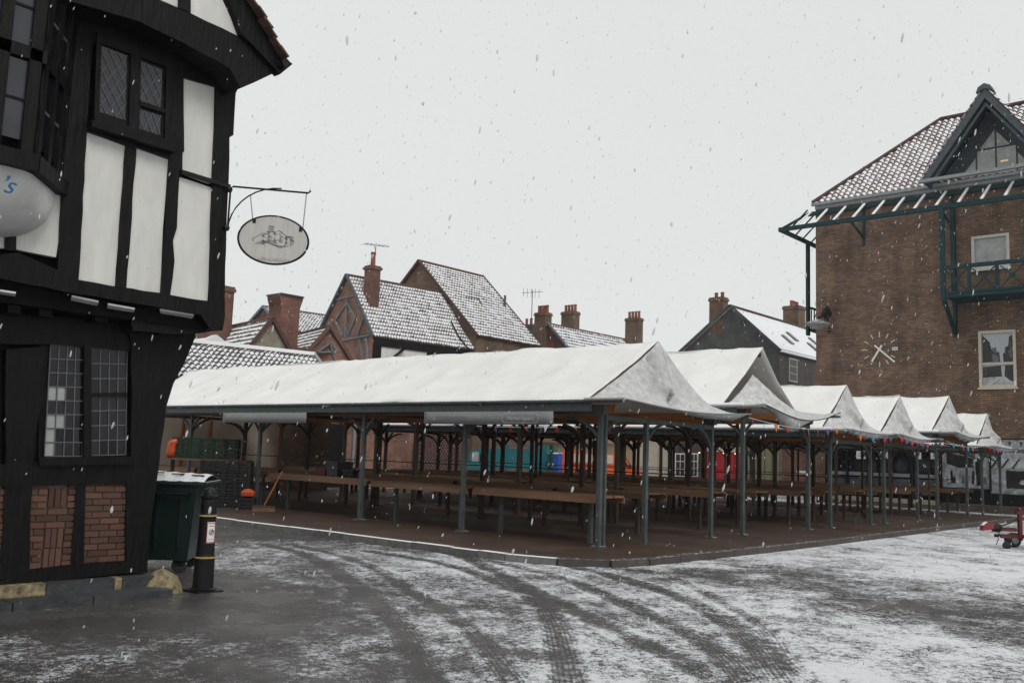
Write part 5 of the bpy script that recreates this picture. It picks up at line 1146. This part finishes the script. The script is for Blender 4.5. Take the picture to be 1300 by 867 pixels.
for k in range(5): y = yb+.1+k*(ya-yb-.2)/4; MB().box((39.12, y-.05, 0), (39.198, y+.05, 3.9)).build('shutter_rib', OLIVE, Te)
Tg, ya, yb = front('brick_wall', 'plain red brick side wall between the olive shutters and the brick building', 992, 1045, brickmat('red_wall_brick', (.26, .11, .08), (.18, .075, .055), (.16, .12, .1), .3, .1, .012, .4, .3), 5, 38.8, 'wall', .3)
MB().box((38.7, yb+.5, 1.15), (38.79, ya-1.0, 1.35)).build('white_rail', SNOW, Tg)
MB().box((41.5, 22.7, -.12), (47, 31.9, 8.2)).build('x', GREY, bldg('infill_house', (42, 27), 'low grey house between the grey gabled house and the three chimney house')).name = 'wall'
# wall behind the stalls, left: doors, windows, trellis
TW = bldg('back_yard_wall', (12, 22.8), 'brown brick yard wall with dark doorway behind the stalls', 'wall')
MB().box((7.0, 22.6, -.12), (18.4, 22.85, 2.9)).build('wall', BW3, TW)
for a_, b_, mt in ((8.0, 8.25, FRAMEG), (10.2, 10.32, GUTTER), (10.9, 12.1, IRON), (12.5, 12.62, GUTTER)): MB().box((a_, 22.5, 0), (b_, 22.598, 2.7)).build('door' if b_-a_ > 1 else 'downpipe', mt, TW)
TR = bldg('trellis', (17, 22), 'brown lattice trellis with snow along its foot behind the stalls', 'trellis')
xa_, za_ = ony(532, 560, 22.0); xb_, zb_ = ony(592, 600, 22.0)
MB().box((xa_, 22.02, 0), (xb_, 22.08, 2.6)).build('backing_board', mat('trellis_brown', (.07, .03, .026), .8, .3, 4, .2), TR)
m = MB(); k = -2.6
while k < xb_-xa_:
    for sg in (1, -1):
        p0 = Vector((xa_+k, 21.98, .5)) if sg > 0 else Vector((xa_+k+2.1, 21.95, .5)); p1 = p0+Vector((sg*2.1, 0, 2.1))
        t0 = max(0, (xa_-p0.x)/(p1.x-p0.x) if sg > 0 else (xb_-p0.x)/(p1.x-p0.x)); t1 = min(1, (xb_-p0.x)/(p1.x-p0.x) if sg > 0 else (xa_-p0.x)/(p1.x-p0.x))
        if t1 > t0+.02: m.beam(p0.lerp(p1, t0), p0.lerp(p1, t1), .02, .03, up=(0, 1, 0))
    k += .19
m.build('lattice', mat('lattice_pink', (.26, .17, .16), .8, .2, 4, .1), TR, kind='stuff'); MB().box((xa_, 21.9, .42), (xb_, 22.1, .5)).build('snowy_rail', SNOW, TR)
# plastic sheeting at the far end of the first stalls
PS = empty('plastic_sheeting', (3, 18.7, 0), 'large brownish translucent plastic sheet hung across the far end of the first stall row', 'sheeting')
P_ = [[(x, 18.75+.12*pn(x*1.6, z*.7)+.05*pn(x*6, z*3), z) for z in np.linspace(.35, 2.42, 14)] for x in np.linspace(-.6, 5.9, 50)]
MB().grid(P_).build('sheet', PLASTIC, PS, smooth=True, merge=True)
for x in (-.6, 2.1, 3.1, 5.9): MB().box((x-.05, 18.55, 0), (x+.05, 18.66, 2.45)).build('batten', WOODO, PS)

# ------------------------------------------------------------------ goods under the left end
def crate(x, y, z, wx, wy, h, mt, label, group, rot=0):
    T = empty('crate', (x, y, z), label, 'crate', group); M = Matrix.Translation((x, y, z)) @ Matrix.Rotation(rot, 4, 'Z')
    m = MB(M); t = .03; m.box((-wx/2, -wy/2, 0), (wx/2, wy/2, .03))
    m.build('base', mt, T)
    m = MB(M)
    for k in range(3):
        z0, z1 = .03+k*(h-.03)/3+.012, .03+(k+1)*(h-.03)/3-.006
        m.box((-wx/2, -wy/2, z0), (wx/2, -wy/2+t, z1)); m.box((-wx/2, wy/2-t, z0), (wx/2, wy/2, z1)); m.box((-wx/2, -wy/2+t, z0), (-wx/2+t, wy/2-t, z1)); m.box((wx/2-t, -wy/2+t, z0), (wx/2, wy/2-t, z1))
    for sx in (-1, 1):
        for sy in (-1, 1): m.box((sx*wx/2-.03, sy*wy/2-.03, 0), (sx*wx/2+.03, sy*wy/2+.03, h))
    m.build('sides', mt, T)
W3_ = ['left', 'second', 'third', 'fourth', 'right']
for lv in range(4):
    for k in range(4):
        p = atd(262+k*15, 640, 24.6); crate(p.x, p.y+(R.uniform(-.03, .03)), lv*.30, .34, .42, .29, DARKC, 'black slatted crate, %s in the %s layer of the stack below the green crates' % (['leftmost', 'second', 'third', 'rightmost'][k], ['bottom', 'second', 'third', 'top'][lv]), 'stacked market crates', -.75)
for lv in range(2):
    for k in range(5):
        p = atd(228+k*16, 600, 25.6); crate(p.x, p.y, 1.22+lv*.28, .34, .42, .27, GREENC, 'dark green slatted crate, %s in the %s layer above the black crates' % (W3_[k], ['lower', 'upper'][lv]), 'stacked market crates', -.75)
p = atd(262, 640, 25.6); TT = empty('low_table', (p.x, p.y, 0), 'low table hidden behind the stacked crates', 'table'); Mt_ = Matrix.Translation((p.x, p.y, 0)) @ Matrix.Rotation(-.85, 4, 'Z')
m = MB(Mt_); m.box((-1.35, -.32, 1.16), (1.1, .3, 1.205)); m.build('top', WOODT, TT)
for x in (-1, 1): m = MB(Mt_); m.box((x-.04, -.04, 0), (x+.04, .04, 1.16)); m.build('leg', WOODD, TT)
# orange bag on the left
p = atd(215, 570, 25.35); m = MB(); m.lathe((p.x, p.y, 1.205), [(.05, 0), (.13, .05), (.15, .2), (.12, .32), (.14, .4), (.11, .48), (.02, .52)], 12)
for v in m.v: v += Vector((pn(v.x*6, v.z*6), pn(v.y*6, v.z*6), 0))*.12+Vector((.5*SA*(v.z-1.205)*.5, -.5*CA*(v.z-1.205)*.5, 0))
tag(m.build('orange_bag', mat('orange_plastic', (.5, .075, .02), .4, .35, 8, .3), smooth=True, merge=True), 'crumpled orange plastic bag above the bin and beside the green crates', 'bag')
p = atd(315, 625, 24); crate(p.x, p.y, 0, .36, .42, .30, DARKC, 'single low black crate under the small orange bundle', 'stacked market crates', -.75); m = MB(); m.lathe((p.x, p.y, .30), [(.05, 0), (.17, .04), (.18, .13), (.1, .2), (.02, .22)], 10); tag(m.build('orange_bundle', mat('orange_rag', (.45, .07, .02), .8, .3, 9, .4), smooth=True), 'small orange bundle on a low crate right of the black crate stack', 'bundle')
# broom
p0 = atd(335, 646, 23.5); p1 = atd(351, 598, 23.5); p1.y -= .25
TBm = empty('broom', (p0.x, p0.y, 0), 'wooden broom leaning beside the post at the left end of the stalls', 'broom')
MB().tube([(p0.x, p0.y, .14), (p1.x, p1.y, p1.z)], .016, 7).build('handle', WOODO, TBm); ax = w(1, 0, 0)*.28
MB().beam(Vector((p0.x, p0.y, .12))-ax, Vector((p0.x, p0.y, .12))+ax, .09, .05).build('head', WOODD, TBm); MB().beam(Vector((p0.x, p0.y, .05))-ax, Vector((p0.x, p0.y, .05))+ax, .08, .10).build('bristles', WOODT, TBm)
# black boxes on the counter
for i, (px, d, s_, lb) in enumerate(((394, 22.6, .42, 'large black plastic box standing on the front counter'), (372, 22.9, .30, 'low dark red box left of the large black box'), (408, 22.3, .26, 'small black box right of the large black box'))):
    p = atd(px, 590, d); p.x = .62; cr_ = (p.y)
    T = empty('storage_box', (.62, p.y, .93), lb, 'box', 'boxes on the front counter'); M = Matrix.Translation((.62, p.y, .93)) @ Matrix.Rotation(.2*i, 4, 'Z')
    m = MB(M); h_ = (.34, .18, .16)[i]; taper(m, (-s_*.6, -s_*.55), (s_*.6, s_*.55), 0, h_, .03); m.build('body', (DARKC, mat('dark_red_plastic', (.10, .015, .012), .5, .3, 6, .1), DARKC)[i], T, bevel=.01)
    m = MB(M); m.box((-s_*.64, -s_*.59, h_), (s_*.64, s_*.59, h_+.03)); m.build('rim', DARKC, T)

# ------------------------------------------------------------------ vehicles beyond the stalls
def vehicle_frame(pxa, pxb, py, da, db):
    a, b = atd(pxa, py, da), atd(pxb, py, db); a.z = b.z = -.1; d = (b-a); L = d.length; M = Matrix.Translation(a) @ Matrix.Rotation(math.atan2(d.y, d.x), 4, 'Z'); return M, L, a, b
# orange van: local x from tail to nose, camera side is -y
M, L, a, b = vehicle_frame(713, 813, 605, 58.5, 57.5); sc = L/4.9
V = empty('orange_van', ((a.x+b.x)/2, (a.y+b.y)/2, -.1), 'bright orange panel van with pale side panel parked beyond the stalls', 'van')
pr = [(0, .35), (0, 1.95), (.1, 2.03), (3.6, 2.03), (3.85, 1.95), (4.35, 1.25), (4.82, 1.12), (4.9, .9), (4.9, .35)]
m = MB(M); m.prism([(x*sc, z) for x, z in pr], 'y', 0, 1.8); m.build('body', ORG, V, bevel=.05)
m = MB(M); m.prism([(3.45*sc, 1.28), (3.5*sc, 1.85), (3.8*sc, 1.82), (4.22*sc, 1.26)], 'y', -.015, .005); m.build('side_window', GLASSB, V)
m = MB(M); m.prism([(3.86*sc, 1.92), (4.36*sc, 1.24), (4.38*sc, 1.27), (3.9*sc, 1.96)], 'y', .08, 1.72); m.build('windscreen', GLASS, V)
m = MB(M); m.box((.35*sc, -.012, 1.45), (3.2*sc, .002, 1.95)); m.build('side_panel', FRAMEW, V)
m = MB(M); m.box((.4*sc, -.012, .55), (1.6*sc, .002, 1.0)); m.build('side_print', mat('van_print', (.55, .30, .05), .5, .5, 5, 0), V)
m = MB(M); m.box((3.35*sc, -.008, .45), (3.37*sc, .002, 1.9)); m.box((4.3*sc, -.008, .6), (4.31*sc, .002, 1.22)); m.box((.1, -.008, 1.25), (3.3*sc, .002, 1.28)); m.build('door_seam', IRON, V)
m = MB(M); m.box((4.2*sc, -.22, 1.2), (4.32*sc, -.02, 1.42)); m.build('wing_mirror', IRON, V)
m = MB(M); m.box((3.5*sc, -.02, .85), (3.9*sc, .0, .95)); m.build('door_print', GUTTER, V)
m = MB(M); m.box((4.80*sc, .0, .78), (4.905*sc, .35, .98)); m.build('headlight', WHITE, V)
for x in (.85, 4.05):
    m = MB(M); m.lathe((x*sc, .03, .36), [(.30, -.06), (.34, -.03), (.34, .2), (.3, .22)], 18, 'y'); wh = m.build('wheel', RUBB, V); m = MB(M); m.lathe((x*sc, -.035, .36), [(.20, 0), (.18, .02)], 14, 'y'); m.build('rim', GUTTER, wh)
# rear orange unit with open back
M, L, a, b = vehicle_frame(714, 735, 605, 60.2, 59.9)
V = empty('orange_trailer', ((a.x+b.x)/2, (a.y+b.y)/2, -.1), 'tall orange cabinet trailer with round green emblem left of the orange van', 'trailer')
m = MB(M); m.box((0, 0, .3), (L, 1.2, 2.15)); m.build('body', ORG, V, bevel=.03); m = MB(M); m.lathe((L*.45, -.02, 1.45), [(.16, 0), (.16, .02)], 12, 'y'); m.build('emblem', mat('green_emblem', (.06, .16, .08), .5, .3, 9, 0), V)
for x in (.2, L-.2): m = MB(M); m.lathe((x, .05, .2), [(.24, -.05), (.28, -.03), (.28, .1), (.24, .12)], 14, 'y'); m.build('wheel', RUBB, V)
# teal lorry: cab on the left
M, L, a, b = vehicle_frame(593, 693, 605, 57.5, 55.5); sc = L/5.3
V = empty('teal_lorry', ((a.x+b.x)/2, (a.y+b.y)/2, -.1), 'teal box lorry with red corner fittings parked beyond the stalls', 'lorry')
m = MB(M); m.prism([(x*sc, z) for x, z in ((0, .4), (0, 1.1), (.12, 1.75), (.2, 2.0), (1.5, 2.05), (1.6, .4))], 'y', 0, 1.8); m.build('cab', TEALV, V, bevel=.05)
m = MB(M); m.box((1.75*sc, -.05, .62), (5.3*sc, 1.9, 2.35)); m.build('box_body', TEALV, V, bevel=.02)
m = MB(M); m.box((.28*sc, -.012, 1.25), (.75*sc, .004, 1.85)); m.build('side_window', GLASSL, V); m = MB(M); m.box((.85*sc, -.012, 1.2), (1.4*sc, .004, 1.75)); m.build('side_window', GLASS, V)
m = MB(M); m.prism([(-.01, 1.15), (.10*sc, 1.72), (.14*sc, 1.72), (.02, 1.15)], 'y', .1, 1.7); m.build('windscreen', GLASSL, V)
for k in range(5): m = MB(M); x = (1.85+k*.82)*sc; m.box((x, -.075, .64), (x+.05, -.052, 2.32)); m.build('side_rib', TEALV, V)
for k in range(4):
    for z in (.72, 2.12): m = MB(M); x = (1.98+k*.82)*sc; m.box((x, -.07, z), (x+.5*sc, -.052, z+.12)); m.build('red_fitting', mat('fitting_red', (.30, .05, .03), .6, .1, 4, 0) if 'fitting_red' not in bpy.data.materials else bpy.data.materials['fitting_red'], V)
m = MB(M); m.box((.1, .1, .35), (5.2*sc, 1.7, .6)); m.build('chassis', IRON, V)
for x in (.75, 4.2): m = MB(M); m.lathe((x*sc, .03, .40), [(.34, -.08), (.38, -.05), (.38, .2), (.34, .22)], 16, 'y'); m.build('wheel', RUBB, V)
# blue cabinet with wreath-like tree beside it
M, L, a, b = vehicle_frame(694, 708, 606, 55.9, 55.6)
V = empty('blue_cabinet', ((a.x+b.x)/2, (a.y+b.y)/2, -.1), 'bright blue upright cabinet between the teal lorry and the orange trailer', 'cabinet')
m = MB(M); m.box((0, 0, .25), (L, .7, 1.95)); m.build('body', BLUEV, V, bevel=.03); m = MB(M); m.box((-.05, -.05, .12), (L+1.4, .8, .25)); m.build('pallet', SNOW, V); m = MB(M); m.box((0.0, -.05, 1.9), (L, .72, 1.98)); m.build('lid', SNOW, V)
m = MB(M); m.box((.03, -.02, .3), (L-.03, -.003, 1.1)); m.build('door', BLUEV, V, bevel=.01)
tp = atd(699, 605, 55); TT = empty('potted_conifer', (tp.x, tp.y, -.1), 'slim dark green conifer before the blue cabinet', 'tree')
MB().tube([(tp.x, tp.y, -.1), (tp.x, tp.y, 2.0)], [.05, .02], 6).build('trunk', WOODD, TT)
m = MB()
for k in range(500):
    z = R.uniform(.25, 2.3); r_ = .24*(1-(z-.25)/2.3)+.04; a_ = R.uniform(0, 6.28); rr_ = r_*math.sqrt(R.random()); c = Vector((tp.x+rr_*math.cos(a_), tp.y+rr_*math.sin(a_), z)); d = Vector((R.uniform(-1, 1), R.uniform(-1, 1), R.uniform(-.2, 1))).normalized()*.09; e = d.cross(Vector((R.random(), R.random(), R.random()))).normalized()*.03
    m.face([c-d, c+e, c+d, c-e])
m.build('crown', mat('conifer_green', (.02, .07, .04), .8, .4, 9, 0), TT)
# small orange loader
M, L, a, b = vehicle_frame(712, 734, 607, 56.5, 56.2)
V = empty('orange_loader', ((a.x+b.x)/2, (a.y+b.y)/2, -.1), 'small snow dusted orange loader parked before the orange trailer', 'loader')
m = MB(M); m.prism([(0, .2), (0, .5), (.3, .62), (.55, .9), (.95, .8), (1.1, .3), (1.1, .2)], 'y', 0, .7); m.build('body', mat('dusty_orange', (.5, .12, .04), .6, .3, 6, .1, snow=.35), V, bevel=.03)
m = MB(M); m.prism([(.78, .5), (1.15, 1.2), (1.55, 1.0), (1.3, .35)], 'y', -.05, .75); m.build('bucket', IRON, V, bevel=.02)
for x in (.2, .9): m = MB(M); m.lathe((x, -.02, .1), [(.2, -.05), (.24, -.02), (.24, .1), (.2, .12)], 14, 'y'); m.build('wheel', mat('muddy_wheel', (.12, .07, .04), .8, .3, 5, .1) if 'muddy_wheel' not in bpy.data.materials else bpy.data.materials['muddy_wheel'], V)

# ------------------------------------------------------------------ red trailer at the right edge
q0 = onz(1251, 690); gnd = onz(1278, 697); V = empty('red_machine', (gnd[0], gnd[1], -.1), 'dark red wheeled machine with snow dusted drawbar at the right edge', 'trailer')
dd = Vector((gnd[0]-CAM.x, gnd[1]-CAM.y, 0)).dot(w(0, 1, 0)); M = Matrix.Translation((atd(1247, 690, dd).x, atd(1247, 690, dd).y, -.1)) @ Matrix.Rotation(math.radians(-41), 4, 'Z')
S_ = dd/1179
def mm(px): return (px-1247)*S_
m = MB(M); m.prism([(mm(1246), .40), (mm(1247), .52), (mm(1253), .60), (mm(1262), .55), (mm(1264), .46), (mm(1255), .42)], 'y', -.06, .06); m.build('tow_head', mat('snowy_red', (.20, .02, .03), .5, .3, 8, .2, snow=.45), V, bevel=.01)
m = MB(M); m.beam((mm(1262), 0, .47), (mm(1272), 0, .46), .07, .07); m.lathe((mm(1267), 0, .47), [(.085, -.09), (.10, 0), (.085, .09)], 10, 'x'); m.build('coupling', IRON, V)
m = MB(M); m.box((mm(1270), -.10, .25), (mm(1340), -.05, .32)); m.box((mm(1270), .13, .25), (mm(1340), .18, .32)); m.box((mm(1270), -.08, .40), (mm(1292), .14, .48)); m.build('chassis', RED, V, bevel=.01)
m = MB(M); m.box((mm(1297), -.04, .2), (mm(1301), .04, .92)); m.box((mm(1294), -.035, .80), (mm(1340), .035, .86)); m.build('upright', RED, V, bevel=.01)
m = MB(M); m.tube([(mm(1272), -.05, .52), (mm(1284), -.07, .60), (mm(1292), -.05, .68), (mm(1300), 0, .72)], .018, 6); m.tube([(mm(1273), .05, .5), (mm(1266), -.1, .25), (mm(1262), -.1, .1)], .010, 5); m.tube([(mm(1276), 0, .3), (mm(1275), -.1, .1), (mm(1280), -.12, .03), (mm(1284), -.1, .12), (mm(1285), 0, .28)], .010, 5); m.build('cable', IRON, V)
m = MB(M); m.lathe((mm(1279), -.02, .08), [(.04, -.03), (.09, -.02), (.09, .02), (.04, .03)], 12, 'y'); m.build('jockey_wheel', RUBB, V)
m = MB(M); m.beam((mm(1279), 0, .08), (mm(1279), 0, .30), .03, .03, up=(1, 0, 0)); m.build('jockey_leg', IRON, V)
for y in (-.30, .38): m = MB(M); m.lathe((mm(1305), y, .18), [(.13, -.06), (.17, -.04), (.17, .04), (.13, .06)], 18, 'y'); wh = m.build('wheel', RUBB, V); m = MB(M); m.lathe((mm(1305), y-.065, .18), [(.09, 0), (.08, .02)], 14, 'y'); m.build('rim', GUTTER, wh)
m = MB(M); m.box((mm(1325), -.3, .34), (mm(1380), .35, .8)); m.build('body', RED, V, bevel=.02)

# ------------------------------------------------------------------ falling snow
rs = np.random.RandomState(11)
N = 9000; d = 2.6+(rs.rand(N)**.66)*36; tx = rs.uniform(-.68, .68, N); ty = rs.uniform(-.42, .55, N)
Vv = []; Ff = []
dirv = Vector((-.12*R0.x, -.12*R0.y, -1)).normalized()
for i in range(N):
    c = CAM+(R0*tx[i]+Vector((0, 0, 1))*(ty[i]+.12)+w(0, 1, 0))*d[i]
    if c.z < -.05: continue
    if c.x < -8.2 and c.y > -.9: continue
    s_ = (.0022+.0045*rs.rand()**2.2)*(1+d[i]*.045); l_ = s_*rs.uniform(1.3, 4.2); dv = (dirv+Vector((rs.uniform(-.35, .2)*R0.x, rs.uniform(-.35, .2)*R0.y, 0))).normalized()
    e1 = dv.cross(Vector((rs.rand(), 1, rs.rand()*.3))).normalized(); e2 = dv.cross(e1)
    k = len(Vv); Vv.append(c-dv*l_); nn_ = 6
    for t, rr_ in ((-.62, .72), (.05, 1.0), (.62, .68)):
        for q in range(nn_): a_ = q*math.pi*2/nn_; Vv.append(c+dv*l_*t+(e1*math.cos(a_)+e2*math.sin(a_)*.75)*s_*rr_*rs.uniform(.7, 1.15))
    Vv.append(c+dv*l_)
    for q in range(nn_):
        q2 = (q+1) % nn_; Ff.append((k, k+1+q2, k+1+q)); Ff.append((k+1+3*nn_, k+1+2*nn_+q, k+1+2*nn_+q2))
        for b_ in (0, nn_): Ff.append((k+1+b_+q, k+1+b_+q2, k+1+b_+nn_+q2, k+1+b_+nn_+q))
me = bpy.data.meshes.new('falling_snow'); me.from_pydata([tuple(v) for v in Vv], [], Ff); me.materials.append(mat('snowflake', (.70, .71, .73), .9, .03, 5, 0, spec=.1, trans=.42)); me.polygons.foreach_set('use_smooth', [True]*len(Ff))
fs = bpy.data.objects.new('falling_snow', me); COL.objects.link(fs); tag(fs, 'snowflakes falling through the air over the whole square', 'snow', kind='stuff')

# ------------------------------------------------------------------ snow-thick air
hz = MB().box((-60, -60, -1.2), (75, 75, 24)).build('haze', (lambda: mat('haze_air', (.8, .8, .8), .9, 0, 5, 0))())
hm = hz.data.materials[0]; hn = hm.node_tree.nodes; hl = hm.node_tree.links
for l_ in list(hn['Material Output'].inputs['Surface'].links): hl.remove(l_)
hv = hn.new('ShaderNodeVolumePrincipled'); hv.inputs['Color'].default_value = (.93, .95, .96, 1); hv.inputs['Density'].default_value = .0004; hl.new(hv.outputs[0], hn['Material Output'].inputs['Volume'])
tag(hz, 'pale snowy air hanging over the whole square', 'haze', kind='stuff')
